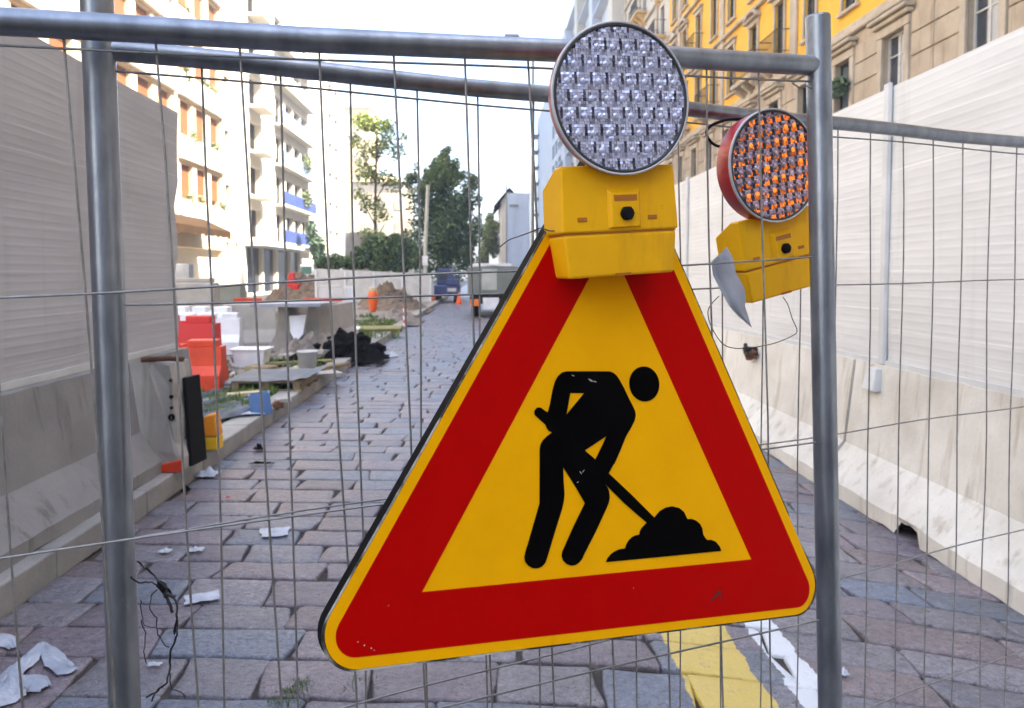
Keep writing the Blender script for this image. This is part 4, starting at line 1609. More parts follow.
heap('soil_heap', (p.x - .2, p.y + 1.5, .1), .8, 1.6, .36, M['rubble'], 'low pale soil heap at the kerb near the striped post', 'heap', 24, .4)
p = gp(426, 306)
heap('soil_heap', (p.x - 1.2, p.y - 2, .1), 1.6, 2.0, .45, M['soil'], 'flat brown soil heap in front of the far white fence', 'heap', 24, .4)

# loose stones and scraps strewn over the site
m = MB()
m.col()
CT = [(1, 1, 1), (.55, .5, .45), (1.9, 1.9, 1.9), (.3, .28, .26), (1.3, 1.15, .95)]
for _ in range(900):
    Y = 5.9 + 17 * R() ** 1.3
    X = KX - .30 - abs(random.gauss(0, 1.5)) - (.0 if R() < .6 else U(0, 3))
    k = U(.012, .05) * (1 + Y * .03)
    t = random.choice(CT)
    m.blob((X, Y, .13 + k * .25), (k, k * U(.6, 1.4), k * U(.35, .8)), 1, .3, 0, t)
struct(m.build('loose_stones', mat('loose_stone', (.25, .24, .225), .9, (.18, .17, .16), 9, attr=True), loc=(0, 0, 0)), 'stuff')
# broken slabs and sheets
for k, (px, py_, w, d, h, rz, mt, lb) in enumerate((
        (326, 376, .4, .3, .06, .4, 'conc_s', 'grey concrete slab lying at the kerb right of the grey bucket'),
        (300, 358, .6, .4, .08, -.3, 'conc_s', 'grey concrete slab in front of the end-on barriers'),
        (238, 384, .5, .5, .05, .3, 'greypan', 'pale greenish slab beside the foot of the orange-red barrier'),
        (283, 402, .16, .12, .05, .5, 'conc_s', 'small grey slab on the verge right of the blue crate'),
        (214, 400, .9, .25, .03, .2, 'bluesheet', 'blue grey strip of sheet lying below the orange-red barrier'),
        (352, 350, .5, .5, .1, .2, 'conc_s', 'grey slab at the left edge of the black heap'),
        (362, 330, 1.1, .8, .06, .1, 'white_p', 'pale lilac sheet lying behind the black heap'),
        (380, 331, 1.0, .7, .10, .0, 'woodg', 'low green pallet-like stack on the verge behind the black heap'),
        (330, 356, .45, .3, .12, .7, 'conc_s', 'chunk of grey concrete between the two rubble heaps'),
        (262, 372, .5, .22, .1, -.5, 'wood', 'short brown beam in front of the white tub'))):
    p = gp(px, py_, .15)
    m = MB(Matrix.Translation((p.x, p.y, .145 + h / 2)) @ Matrix.Rotation(rz, 4, 'Z') @ Matrix.Rotation(U(-.08, .08), 4, 'X') @ Matrix.Rotation(U(-.06, .06), 4, 'Y'))
    j = lambda: U(-.06, .06) * w
    m.hull([(-w / 2 + j(), -d / 2 + j(), -h / 2), (w / 2 + j(), -d / 2 + j(), -h / 2), (w / 2 + j(), d / 2 + j(), -h / 2), (-w / 2 + j(), d / 2 + j(), -h / 2),
            (-w / 2 + j(), -d / 2 + j(), h / 2), (w / 2 + j(), -d / 2 + j(), h / 2), (w / 2 + j(), d / 2 + j(), h / 2), (-w / 2 + j(), d / 2 + j(), h / 2)],
           [(0, 3, 2, 1), (0, 1, 5, 4), (1, 2, 6, 5), (2, 3, 7, 6), (3, 0, 4, 7), (4, 5, 6, 7)], .006)
    tag(m.build({'white_p': 'sheet_piece', 'bluesheet': 'sheet_piece', 'wood': 'beam_piece', 'woodg': 'pallet_stack'}.get(mt, 'stone_piece'), M[mt]), lb, 'slab', 'slabs and sheets strewn over the site', 'thing')
# orange bollard
p = gp(373, 312)
bo = thing('traffic_bollard', 'tall orange traffic bollard with pale cap on the far site ground', 'bollard', (p.x, p.y, .14))
m = MB()
m.lathe([(0, .001), (.10, .001), (.12, .05), (.17, .38), (.20, .55), (.19, .68), (.14, .78), (0, .80)], (p.x, p.y, .14), 16)
m.build('bollard_body', M['cone_o'], bo)
m = MB()
m.lathe([(.15, .775), (.15, .86), (.09, .93), (0, .94)], (p.x, p.y, .14), 14)
m.build('cap', M['woodp'], bo)
# striped post
p = gp(405, 327)
po = thing('striped_marker', 'small red and white striped marker post at the far kerb', 'marker post', (p.x, p.y, .14))
m = MB()
for k in range(3):
    m.lathe([(0, 0), (.05, 0), (.05, .1), (0, .1)], (p.x, p.y, .14 + k * .2), 10)
m.build('white_band', M['white_p'], po)
m = MB()
for k in range(3):
    m.lathe([(0, .101), (.05, .101), (.05, .199), (0, .199)], (p.x, p.y, .14 + k * .2), 10)
m.build('red_band', M['orange_p'], po)
# far red barriers
for (xa_, xb_, py, lb, zz) in ((234, 262, 310, 'far low red barrier board in front of the brown heap, left of the grass patch', .85), (303, 322, 310, 'far low red barrier board right of the grass patch', .9), (323, 342, 311, 'far low faded red barrier board next to the white crowd barrier', .8)):
    Y = 21.0
    A, B = onY(xa_, py, Y), onY(xb_, py, Y)
    root = thing('barrier_board', lb, 'barrier', ((A.x + B.x) / 2, Y, .14), 'low red barrier boards far across the site')
    m = MB()
    m.box(A.x, B.x, Y - .03, Y + .03, .66, .90, .01)
    m.build('red_board', M['orange_p'], root)
    m = MB()
    for x in (A.x + .15, B.x - .15):
        m.box(x - .02, x + .02, Y - .02, Y + .02, .14, .66)
        m.box(x - .03, x + .03, Y - .25, Y + .25, .12, .15)
    m.build('stand', M['white_m'], root)
# crowd barrier
A = gp(318, 321)
cb = thing('crowd_barrier', 'white tubular crowd barrier standing on the far site ground', 'barrier', (A.x + .6, A.y, .14))
x, y = A.x, A.y
m = MB()
m.tube([(x, y, .14), (x, y, 1.1), (x + .06, y, 1.2), (x + .75, y, 1.2), (x + .81, y, 1.1), (x + .81, y, .14)], .022, 8)
m.tube([(x, y, .4), (x + .81, y, .4)], .018, 8)
m.box(x + .06, x + .75, y - .01, y + .01, .75, 1.12)
m.build('tube_frame', M['white_m'], cb)
m = MB()
m.box(x + .82, x + 1.1, y + .2, y + .24, .14, 1.2, .01)
m.build('side_board', M['white_p'], cb)

# far white fence across the site
A, B = onY(318, 304, 38), onY(430, 303, 38)
fw = thing('site_fence', 'low white sheet fence crossing the far end of the site', 'fence', ((A.x + B.x) / 2, 38, 0))
m = MB()
m.hull([(A.x, 37.6, 0), (B.x, 38.4, 0), (B.x, 38.45, 0), (A.x, 37.65, 0), (A.x, 37.6, 1.82), (B.x, 38.4, 1.55), (B.x, 38.45, 1.55), (A.x, 37.65, 1.82)],
       [(0, 3, 2, 1), (0, 1, 5, 4), (1, 2, 6, 5), (2, 3, 7, 6), (3, 0, 4, 7), (4, 5, 6, 7)])
m.build('fence_sheet', M['white_m'], fw)
for k in range(5):
    m = MB()
    t = k / 4
    x = A.x + (B.x - A.x) * t
    m.box(x - .04, x + .04, 37.52 + .8 * t, 37.58 + .8 * t, 0, 1.75 - .25 * t)
    m.build('fence_post', M['white_p'], fw)

# lamp-less pale pole
p = onY(425, 276, 39.5)
pt = onY(428, 185, 39.5)
pp = thing('tall_pole', 'tall pale metal pole in front of the dark tree', 'pole', (p.x, 39.5, 0))
m = MB()
m.tube([(p.x + .02, 39.5, 0), (p.x + .03, 39.5, 3), (pt.x, 39.5, pt.z)], .12, 10, taper=.09)
m.build('pole_shaft', M['pole'], pp)
m = MB()
m.box(p.x - .13, p.x + .16, 39.33, 39.38, 2.0, 2.5)
m.build('plate', M['white_p'], pp)

# shop-front pieces: red cabinet, green and white utility boxes
p = onY(294, 290, 41)
m = MB()
x = p.x
rc = thing('red_machine', 'small red site machine standing before the dark shop front', 'machine', (x, 41, 0))
m.box(x - .35, x + .3, 40.7, 41.3, .25, 1.0, .05)
m.hull([(x - .3, 40.8, 1.0), (x + .05, 40.8, 1.0), (x + .05, 41.2, 1.0), (x - .3, 41.2, 1.0), (x - .25, 40.85, 1.6), (x + .03, 40.85, 1.65), (x + .03, 41.15, 1.65), (x - .25, 41.15, 1.6)],
       [(0, 3, 2, 1), (0, 1, 5, 4), (1, 2, 6, 5), (2, 3, 7, 6), (3, 0, 4, 7), (4, 5, 6, 7)], .03)
m.build('machine_body', M['red_p'], rc)
m = MB()
for s in (-.25, .2):
    m.lathe([(0, -.1), (.24, -.1), (.25, -.08), (.25, .08), (.24, .1), (0, .1)], (x + s, 40.7, .25), 14, axis='y')
m.build('wheel', M['tyre'], rc)
p = onY(308, 292, 58)
x = p.x
ut = thing('utility_truck', 'small truck with green and white box, end-on beside the far white fence', 'truck', (x, 58, 0))
m = MB()
m.box(x - .62, x + .62, 58, 60, .5, 2.25, .05)
m.build('box_body', M['white_m'], ut)
m = MB()
m.box(x - .5, x + .3, 57.97, 57.995, 1.55, 2.1)
m.build('green_panel', mat('dark_green_panel', (.03, .09, .07), .6), ut)
for s_ in (-.5, .06):
    m = MB()
    m.box(x + s_, x + s_ + .42, 57.97, 57.995, .65, 1.45)
    m.build('dark_door', M['frame_d'], ut)
for s_ in (-.6, .6):
    m = MB(Matrix.Translation(V((x + s_, 59, .38))) @ Matrix.Rotation(PI / 2, 4, 'Z'))
    m.lathe([(0, -.1), (.36, -.1), (.38, -.08), (.38, .08), (.36, .1), (0, .1)], (0, 0, 0), 14, axis='y')
    m.build('wheel', M['tyre'], ut)
# grey plate box by the awning
p = onY(180, 276, 33)
m = MB()
bxn = thing('metal_cabinet', 'grey metal cabinet on a frame below the brown awning', 'cabinet', (p.x, 33, .14))
m.box(p.x - .45, p.x + .4, 33, 33.5, 1.35, 2.0, .02)
m.build('cabinet_body', M['bluesheet'], bxn)
m = MB()
for s in (-.4, .3):
    m.box(p.x + s, p.x + s + .06, 33.1, 33.3, .1, 1.34)
m.build('leg', M['galv'], bxn)
for px, w, h, Y, lb in ((185, 1.5, 1.25, 20, 'pale grey concrete block standing below the grey cabinet'), (218, 1.7, .9, 26, 'pale grey concrete block standing far behind the white barriers')):
    p = onY(px, 300, Y)
    m = MB()
    m.box(p.x - w / 2, p.x + w / 2, Y, Y + .5, .1, .1 + h, .04)
    m.box(p.x - w / 2 + .1, p.x + w / 2 - .1, Y + .05, Y + .45, .1 + h + .002, .1 + h + .12, .02)
    tag(m.build('concrete_block', M['conc_s']), lb, 'concrete block', 'concrete blocks far across the site')

# ================================================================== vehicles down the street
p = ground(492, 318)
Yt = p.y
xl, xr = onY(467, 300, Yt).x, onY(522, 300, Yt).x
tr = thing('parked_truck', 'grey green box truck parked on the right, seen from behind next to the sign edge', 'truck', ((xl + xr) / 2, Yt, 0))
xm = (xl + xr) / 2
m = MB()
zt = onY(490, 266, Yt).z
m.box(xl + .02, xr, Yt + .05, Yt + 4.2, .82, zt - .05, .03)
m.hull([(xl + .02, Yt + .06, zt - .05), (xm, Yt + .06, zt + .02), (xr, Yt + .06, zt - .05), (xl + .02, Yt + 4.2, zt - .05), (xm, Yt + 4.2, zt + .02), (xr, Yt + 4.2, zt - .05)], [(0, 2, 1), (3, 4, 5), (0, 1, 4, 3), (1, 2, 5, 4), (0, 3, 5, 2)])
body_ = m.build('cargo_box', M['truckg'], tr)
m = MB()
xa_, xb_ = onY(482, 290, Yt).x, onY(497, 290, Yt).x
m.box(xa_, xb_, Yt + .02, Yt + .047, onY(482, 290, Yt).z, onY(482, 269, Yt).z, .006)
m.build('rear_door', M['trucky'], tr)
m = MB()
m.box(xl + .1, xr - .1, Yt + .1, Yt + 5.8, .5, .78, .02)
m.build('chassis', M['tyre'], tr)
m = MB()
m.box(xl + .12, onY(480, 300, Yt).x, Yt - .02, Yt + .08, .42, .66, .015)
m.build('orange_light_panel', M['amber'], tr)
m = MB()
m.box(onY(483, 300, Yt).x, onY(499, 300, Yt).x, Yt - .06, Yt + .07, .30, .72, .015)
m.build('white_rear_plate', M['white_p'], tr)
m = MB()
m.box(onY(499, 300, Yt).x + .01, xr - .08, Yt - .02, Yt + .08, .42, .64, .015)
m.build('tail_light', M['red_p'], tr)
for yy_ in (.9, 4.6):
    for s in (xl + .28, xr - .28):
        m = MB(Matrix.Translation(V((s, Yt + yy_, .42))) @ Matrix.Rotation(PI / 2, 4, 'Z'))
        m.lathe([(0, -.13), (.2, -.13), (.38, -.12), (.42, -.09), (.42, .09), (.38, .12), (.2, .13), (0, .13)], (0, 0, 0), 18, axis='y')
        m.build('wheel', M['tyre'], tr)
m = MB()
m.box(xl + .1, xr - .1, Yt + 4.35, Yt + 5.9, .8, 2.0, .12, seg=2)
m.build('cab', M['white_m'], tr)

p = ground(447, 304)
Yv = p.y + 1
bt = thing('blue_van', 'small dark blue flatbed van with upright cab at the far end of the street', 'van', (onY(445, 300, Yv).x, Yv, 0))
x0_, x1_, x2_ = onY(433, 300, Yv).x, onY(446, 300, Yv).x, onY(459, 300, Yv).x
m = MB()
m.box(x0_ + .05, x2_, Yv, Yv + 3.2, .45, .95, .04)
m.box(x1_, x2_, Yv - .02, Yv + 1.6, .96, 1.25, .03)
m.build('load_bed', M['truckb'], bt)
m = MB()
m.hull([(x0_ + .08, Yv + 1.7, .96), (x2_ - .1, Yv + 1.7, .96), (x2_ - .1, Yv + 3.2, .96), (x0_ + .08, Yv + 3.2, .96), (x0_ + .15, Yv + 1.75, 1.85), (x2_ - .55, Yv + 1.75, 1.85), (x2_ - .6, Yv + 2.8, 1.85), (x0_ + .2, Yv + 2.8, 1.85)],
       [(0, 3, 2, 1), (0, 1, 5, 4), (1, 2, 6, 5), (2, 3, 7, 6), (3, 0, 4, 7), (4, 5, 6, 7)], .05)
m.build('cab', M['truckb'], bt)
m = MB()
m.box(x0_ + .25, x2_ - .7, Yv + 1.70, Yv + 1.715, 1.25, 1.7)
m.build('rear_window', M['glass'], bt)
m = MB()
m.box(x1_ + .08, x2_ - .15, Yv - .03, Yv - .005, .62, .8)
m.build('pale_tailboard', M['white_m'], bt)
for yy_ in (.6, 2.6):
    for s in (x0_ + .2, x2_ - .2):
        m = MB(Matrix.Translation(V((s, Yv + yy_, .32))) @ Matrix.Rotation(PI / 2, 4, 'Z'))
        m.lathe([(0, -.1), (.3, -.1), (.32, -.07), (.32, .07), (.3, .1), (0, .1)], (0, 0, 0), 16, axis='y')
        m.build('wheel', M['tyre'], bt)
for (px, py, h, lb) in ((459, 304, .62, 'orange traffic cone standing right beside the blue van'), (433, 303, .45, 'low orange cone at the kerb left of the blue van')):
    p = ground(px, py)
    co = thing('traffic_cone', lb, 'traffic cone', (p.x, p.y, 0), 'traffic cones at the far end')
    m = MB()
    m.lathe([(.15, .03), (.035, h), (0, h)], (p.x, p.y, 0), 14)
    m.build('cone_body', M['cone_o'], co)
    m = MB()
    m.box(p.x - .19, p.x + .19, p.y - .19, p.y + .19, .001, .03)
    m.build('cone_base', M['cone_o'], co)
    m = MB()
    m.lathe([(.101, h * .45), (.066, h * .72)], (p.x, p.y, .002), 14)
    m.build('white_band', M['white_p'], co)
# ================================================================== buildings


def wall_shell(m, X, face, y0, y1, z0, z1, ops, depth, back):
    """street wall in the plane x=X (outward normal = face*x) with openings (a,b,c,d)= y0,y1,z0,z1 and reveals; ends, back, roof"""
    ys = sorted({y0, y1, *[round(v, 3) for o in ops for v in o[:2]]})
    zs = sorted({z0, z1, *[round(v, 3) for o in ops for v in o[2:4]]})
    for i in range(len(ys) - 1):
        # merge vertical runs
        run = None
        for j in range(len(zs) - 1):
            yc, zc = (ys[i] + ys[i + 1]) / 2, (zs[j] + zs[j + 1]) / 2
            hole = any(o[0] < yc < o[1] and o[2] < zc < o[3] for o in ops)
            if hole:
                if run is not None:
                    m.add([(X, ys[i], run), (X, ys[i + 1], run), (X, ys[i + 1], zs[j]), (X, ys[i], zs[j])], [(0, 1, 2, 3)])
                    run = None
            elif run is None:
                run = zs[j]
        if run is not None:
            m.add([(X, ys[i], run), (X, ys[i + 1], run), (X, ys[i + 1], z1), (X, ys[i], z1)], [(0, 1, 2, 3)])
    for o in ops:
        a, b, c, d = o[:4]
        Xi = X - face * (o[4] if len(o) > 4 else depth)
        m.add([(X, a, c), (X, b, c), (X, b, d), (X, a, d), (Xi, a, c), (Xi, b, c), (Xi, b, d), (Xi, a, d)],
              [(0, 1, 5, 4), (1, 2, 6, 5), (2, 3, 7, 6), (3, 0, 4, 7)])
    Xb = X - face * back
    m.add([(X, y0, z0), (X, y1, z0), (Xb, y1, z0), (Xb, y0, z0), (X, y0, z1), (X, y1, z1), (Xb, y1, z1), (Xb, y0, z1)],
          [(0, 3, 7, 4), (1, 2, 6, 5), (2, 3, 7, 6), (4, 5, 6, 7)])


def window(root, X, face, a, b, c, d, depth, fm, pm, pane_only=False, curtain=None, mull=1):
    """frame with mullion and transom filling an opening, pane behind as its sub-part"""
    Xi = X - face * depth
    m = MB()
    t = .05

    def bx(y0, y1, z0, z1, k0=-.02, k1=.05):
        xs = sorted((Xi + face * k0, Xi + face * k1))
        m.box(xs[0], xs[1], y0, y1, z0, z1)
    bx(a + .002, a + t, c + .002, d - .002)
    bx(b - t, b - .002, c + .002, d - .002)
    bx(a + t, b - t, c + .002, c + t)
    bx(a + t, b - t, d - t, d - .002)
    for k in range(mull):
        y = a + (b - a) * (k + 1) / (mull + 1)
        bx(y - .03, y + .03, c + t, d - t)
    zt = c + (d - c) * .72
    if d - c > 1.3:
        bx(a + t, b - t, zt - .02, zt + .02, -.015, .045)
    w = m.build('window', fm, root)
    m = MB()
    m.add([(Xi - face * .004, a + .03, c + .03), (Xi - face * .004, b - .03, c + .03), (Xi - face * .004, b - .03, d - .03), (Xi - face * .004, a + .03, d - .03)], [(0, 1, 2, 3)])
    m.build('pane', pm, w)
    if curtain:
        m = MB()
        n = 10
        y0, y1 = a + (b - a) * curtain[0], a + (b - a) * curtain[1]
        vs, fs = [], []
        for i in range(n + 1):
            y = y0 + (y1 - y0) * i / n
            x = Xi + face * (.012 + .008 * (i % 2))
            vs += [(x, y, c + .06), (x, y, d - .06)]
        for i in range(n):
            fs.append((i * 2, i * 2 + 2, i * 2 + 3, i * 2 + 1))
        m.add(vs, fs)
        m.build('curtain', M['curtain'], w)
    return w


# ---------------------------------------------------------------- right: yellow palazzo with stone base
XR = 12.0
YB0, YB1, HB = 12.4, 47.6, 31.0
root = thing('yellow_palazzo', 'ornate yellow palazzo with stone lower floors and balconies behind the right hoarding', 'building', (XR, 30, 0))
bays = [14.2, 17.25, 21.05, 24.05, 26.95, 29.75, 32.6, 35.6, 38.25, 41.0, 43.8, 46.2]
ops = []
wins = []
ST = 9.15
for i, y in enumerate(bays):
    w = .50 if i > 2 else .58
    wins.append((y - w, y + w, 6.35, 8.48, .2, 's', i))
    wins.append((y - .45, y + .45, 10.25, 12.45, .15, 'f', i))
    wins.append((y - .43, y + .43, 13.75, 15.85, .15, 'f', i))
    wins.append((y - .43, y + .43, 17.25, 19.3, .15, 'u', i))
    wins.append((y - .43, y + .43, 20.7, 22.6, .15, 'u', i))
mo = MB()
wall_shell(mo, XR, -1, YB0, YB1, ST, HB, [w[:5] for w in wins if w[2] > ST], .3, 14)
mo.build('upper_wall', M['plaster_y'], root)
mo = MB()
XS = XR - .16
wall_shell(mo, XS, -1, YB0 - .02, YB1 + .02, 0, ST - .003, [(w[0], w[1], w[2], w[3], .24) for w in wins if w[2] < ST], .5, 14)
mo.build('stone_base_wall', M['stone'], root)
# rusticated courses
m = MB()
wl = [w for w in wins if w[2] < ST]
zc = .1
row = 0
while zc < ST - .5:
    zn = zc + .62
    yb = YB0
    segs = []
    cut = sorted([(w[0] - .26, w[1] + .26) for w in wl if zc < 8.95 and zn > 6.1])
    y = YB0
    for a, b in cut:
        segs.append((y, a))
        y = b
    segs.append((y, YB1))
    for a, b in segs:
        n = max(1, round((b - a) / 1.15))
        for k in range(n):
            q0, q1 = a + (b - a) * k / n, a + (b - a) * (k + 1) / n
            if q1 - q0 > .15:
                m.box(XS - .055, XS - .003, q0 + .018, q1 - .018, zc + .02, zn - .02, .016)
    zc = zn
    row += 1
m.build('rusticated_blocks', M['stone'], root)
# cornices and string courses
m = MB()
for z, h, d in ((ST + .02, .18, .34), (ST + .2, .22, .20), (13.05, .16, .20), (16.55, .16, .20), (20.0, .18, .22), (23.4, .3, .3), (HB - .9, .25, .5), (HB - .63, .3, .9), (HB - .3, .33, 1.2)):
    m.box(XR - d, XR - .003, YB0, YB1, z, z + h, .03)
m.build('cornice', M['trim'], root)
# pilaster strips between bays
for i in range(len(bays) - 1):
    y = (bays[i] + bays[i + 1]) / 2
    if i % 3 == 1:
        m = MB()
        m.box(XR - .10, XR - .003, y - .30, y + .30, ST + .44, 23.38, .02)
        m.box(XR - .16, XR - .003, y - .36, y + .36, 12.6, 12.95, .03)
        m.box(XR - .16, XR - .003, y - .36, y + .36, 16.1, 16.45, .03)
        m.build('pilaster', M['trim'], root)
for (a, b, c, d, dp, kind, i) in wins:
    if kind == 's':
        w = window(root, XS, -1, a, b, c, d, .18, M['frame_w'] if i in (1, 2) else M['frame_d'], M['glass'] if i != 3 else M['glass_sky'], curtain=(.04, .62) if i in (1, 2, 4) else None)
        m = MB()   # stone surround, lintel and hood
        for y0, y1 in ((a - .24, a), (b, b + .24)):
            m.box(XS - .10, XS - .002, y0, y1, c - .05, d + .0, .015)
        m.box(XS - .12, XS - .002, a - .26, b + .26, d + .002, d + .26, .015)
        m.box(XS - .36, XS - .002, a - .42, b + .42, d + .42, d + .54, .03)
        m.box(XS - .24, XS - .002, a - .36, b + .36, d + .28, d + .41, .03)
        m.box(XS - .2, XS - .002, a - .3, b + .3, c - .22, c - .06, .02)
        m.build('window_surround', M['trim'], root)
    else:
        w = window(root, XR, -1, a, b, c, d, dp * .8, M['frame_d'], M['glass'], curtain=(.05, .4) if (i * 7 + int(c)) % 3 == 0 else None)
        m = MB()
        for y0, y1 in ((a - .12, a), (b, b + .12)):
            m.box(XR - .085, XR - .002, y0, y1, c - .05, d, .012)
        m.box(XR - .10, XR - .002, a - .2, b + .2, d + .002, d + .20, .012)
        if kind == 'f' and i % 3 == (0 if c < 13 else 1):
            # arched pediment
            vs, fs = [], []
            n = 10
            for k in range(n + 1):
                t = PI * k / n
                yq, zq = (a + b) / 2 - math.cos(t) * .78, d + .24 + math.sin(t) * .42
                yq2, zq2 = (a + b) / 2 - math.cos(t) * .66, d + .24 + math.sin(t) * .30
                vs += [(XR - .28, yq, zq), (XR - .28, yq2, zq2), (XR - .002, yq, zq), (XR - .002, yq2, zq2)]
            for k in range(n):
                q = k * 4
                fs += [(q, q + 4, q + 5, q + 1), (q, q + 2, q + 6, q + 4), (q + 1, q + 5, q + 7, q + 3)]
            m.add(vs, fs)
            m.box(XR - .28, XR - .002, a - .34, b + .34, d + .21, d + .30, .02)
        elif kind == 'f' and i % 3 == 2:
            # triangular pediment
            y_ = (a + b) / 2
            m.hull([(XR - .26, y_ - .8, d + .24), (XR - .26, y_ + .8, d + .24), (XR - .26, y_ + .8, d + .34), (XR - .26, y_, d + .66), (XR - .26, y_ - .8, d + .34)] +
                   [(XR - .002, y_ - .8, d + .24), (XR - .002, y_ + .8, d + .24), (XR - .002, y_ + .8, d + .34), (XR - .002, y_, d + .66), (XR - .002, y_ - .8, d + .34)],
                   [(0, 1, 2, 3, 4), (9, 8, 7, 6, 5)] + [(k, (k + 1) % 5, 5 + (k + 1) % 5, 5 + k) for k in range(5)])
        else:
            m.box(XR - .2, XR - .002, a - .3, b + .3, d + .21, d + .32, .02)
        m.box(XR - .16, XR - .002, a - .22, b + .22, c - .17, c - .052, .02)
        m.build('window_surround', M['trim'], root)


def stone_balcony(root, X, face, y, w, z, proj, rail='iron', mt=None):
    m = MB()
    xs = sorted((X, X + face * proj))
    m.box(xs[0] + (0 if face < 0 else .003), xs[1] - (.003 if face < 0 else 0), y - w, y + w, z - .20, z, .03)
    for s in (-.75, 0, .75):
        yy_ = y + s * w
        # scrolled console: stepped wedge
        vs = []
        prof = [(0, -.20), (proj * .85, -.20), (proj * .80, -.34), (proj * .45, -.50), (proj * .30, -.80), (.06, -1.0), (0, -1.0)]
        for q in (-.13, .13):
            vs += [(X + face * (.003 + p[0]), yy_ + q, z + p[1] - .002) for p in prof]
        n = len(prof)
        m.add(vs, [(k, (k + 1) % n, n + (k + 1) % n, n + k) for k in range(n)] + [list(range(n))[::-1], list(range(n, 2 * n))])
    b = m.build('balcony', mt or M['trim'], root)
    m = MB()
    xf = X + face * (proj - .06)
    if rail == 'iron':
        nb = int(w * 2 / .14)
        for k in range(nb + 1):
            yy_ = y - w + .05 + (2 * w - .1) * k / nb
            m.tube([(xf, yy_, z), (xf + face * .03, yy_, z + .4), (xf, yy_, z + .95)], .012, 5)
        m.tube([(X, y - w + .05, z + .95), (xf, y - w + .05, z + .95), (xf, y + w - .05, z + .95), (X, y + w - .05, z + .95)], .022, 6)
        m.tube([(X, y - w + .05, z + .12), (xf, y - w + .05, z + .12), (xf, y + w - .05, z + .12), (X, y + w - .05, z + .12)], .016, 6)
        m.build('railing', M['frame_d'], b)
    else:
        m.box(min(xf, xf + face * .05), max(xf, xf + face * .05), y - w, y + w, z + .12, z + .95, .01)
        m.build('railing', rail, b)
    return b


for y, z, w, p in ((29.75, 10.16, .95, .55), (32.3, 10.02, 1.25, .75), (38.2, 10.05, 1.2, .75), (43.8, 10.05, 1.2, .7), (24.05, 13.6, .9, .5), (41, 13.6, .9, .6), (32.6, 17.1, 1, .6), (46.2, 13.6, .9, .6), (46.2, 10.05, .9, .7)):
    stone_balcony(root, XR - .003, -1, y, w, z, p)
# planter greenery on the stone ledge near the right post
m = MB()
q = onX(838, 88, XR - .45)
m.leaves([(q.x, q.y, q.z, .22, .55, .35)], 420, .16)
tag(m.build('ledge_plant', M['leaf']), 'green plant hanging over the stone ledge just right of the right fence post', 'plant')
# downpipe
m = MB()
q = onX(1015, 10, XR)
m.tube([(XS - .11, 15.4, .05), (XS - .11, 15.4, 9.0)], .06, 10)
m.build('downpipe', M['frame_d'], root)

# ---------------------------------------------------------------- right: further buildings
# ochre house with stacked balconies
root = thing('ochre_house', 'pale ochre house with stacked stone balconies next to the yellow palazzo', 'building', (XR, 55, 0))
ops, wl = [], []
for y in (49.5, 52.3, 55.1, 57.9, 60.7):
    for z in (6.6, 10.2, 13.7, 17.2, 20.7, 24.2):
        wl.append((y - .5, y + .5, z, z + 2.1))
m = MB()
wall_shell(m, XR, -1, 47.65, 62.6, 0, 31.5, [w + (.3,) for w in wl], .3, 14)
m.build('wall', M['plaster_p'], root)
m = MB()
for z in (5.2, 9.2, 12.8, 16.3, 19.8, 23.3, 30.6, 31.0):
    m.box(XR - (.22 if z < 30 else .8), XR - .003, 47.65, 62.6, z, z + .25, .03)
for y in (50.9, 56.5, 62.2):
    m.box(XR - .14, XR - .003, y - .3, y + .3, .1, 30.55)
m.build('cornice', M['trim'], root)
for k, w in enumerate(wl):
    window(root, XR, -1, *w, .22, M['frame_d'], M['glass'])
    if k % 6 in (1, 2, 3, 4) and (k // 6) % 2 == 0:
        stone_balcony(root, XR - .003, -1, (w[0] + w[1]) / 2, 1.1, w[2] - .1, .85, mt=M['ochre'])
# pale blue grey block with glazed bays
root = thing('pale_block', 'tall pale blue grey apartment block at the far right behind the front lamp', 'building', (XR, 85, 0))
wl = []
for y in range(66, 110, 4):
    for z in range(0, 9):
        wl.append((y - 1.1, y + 1.1, 4.4 + z * 3.3, 6.2 + z * 3.3))
m = MB()
wall_shell(m, XR, -1, 62.7, 112, 0, 34.4, [w + (.5,) for w in wl], .5, 14)
m.build('wall', M['plaster_b'], root)
for w in wl[:96]:
    window(root, XR, -1, *w, .35, M['frame_w'], M['glass_sky'])
m = MB()
for z in range(0, 10):
    m.box(XR - .9, XR - .003, 63.5, 111, 4.0 + z * 3.3, 4.18 + z * 3.3)
m.build('balcony_slab', M['plaster_b'], root)
for k, y in enumerate((64.2, 75.8, 87.8, 99.8)):
    m = MB()
    m.box(XR - 1.0, XR - .004, y - 1.0, y + 1.0, .1, 34.2, .05)
    m.build('projecting_bay', M['plaster_b'] if k % 2 else M['plaster_p'], root)
# far grey-white block whose corner shows left of the front lamp
root = thing('far_corner_block', 'far grey white block whose corner shows just left of the front lamp', 'building', (XR, 140, 0))
wl = []
for y in range(115, 126, 5):
    for z in range(0, 9):
        wl.append((y - 1.6, y + 1.6, 4.2 + z * 3.3, 6.4 + z * 3.3))
m = MB()
wall_shell(m, XR, -1, 112.4, 161, 0, 34.2, [w + (.5,) for w in wl], .5, 14)
m.build('wall', M['plaster_b'], root)
for w in wl:
    window(root, XR, -1, *w, .3, M['frame_d'], M['glass'])
for z in range(0, 9):
    m = MB()
    m.box(XR - 1.1, XR - .003, 156, 160.5, 3.9 + z * 3.3, 4.15 + z * 3.3)
    m.box(XR - 1.1, XR - 1.02, 156, 160.5, 4.15 + z * 3.3, 5.0 + z * 3.3)
    m.build('balcony', M['frame_d'], root)
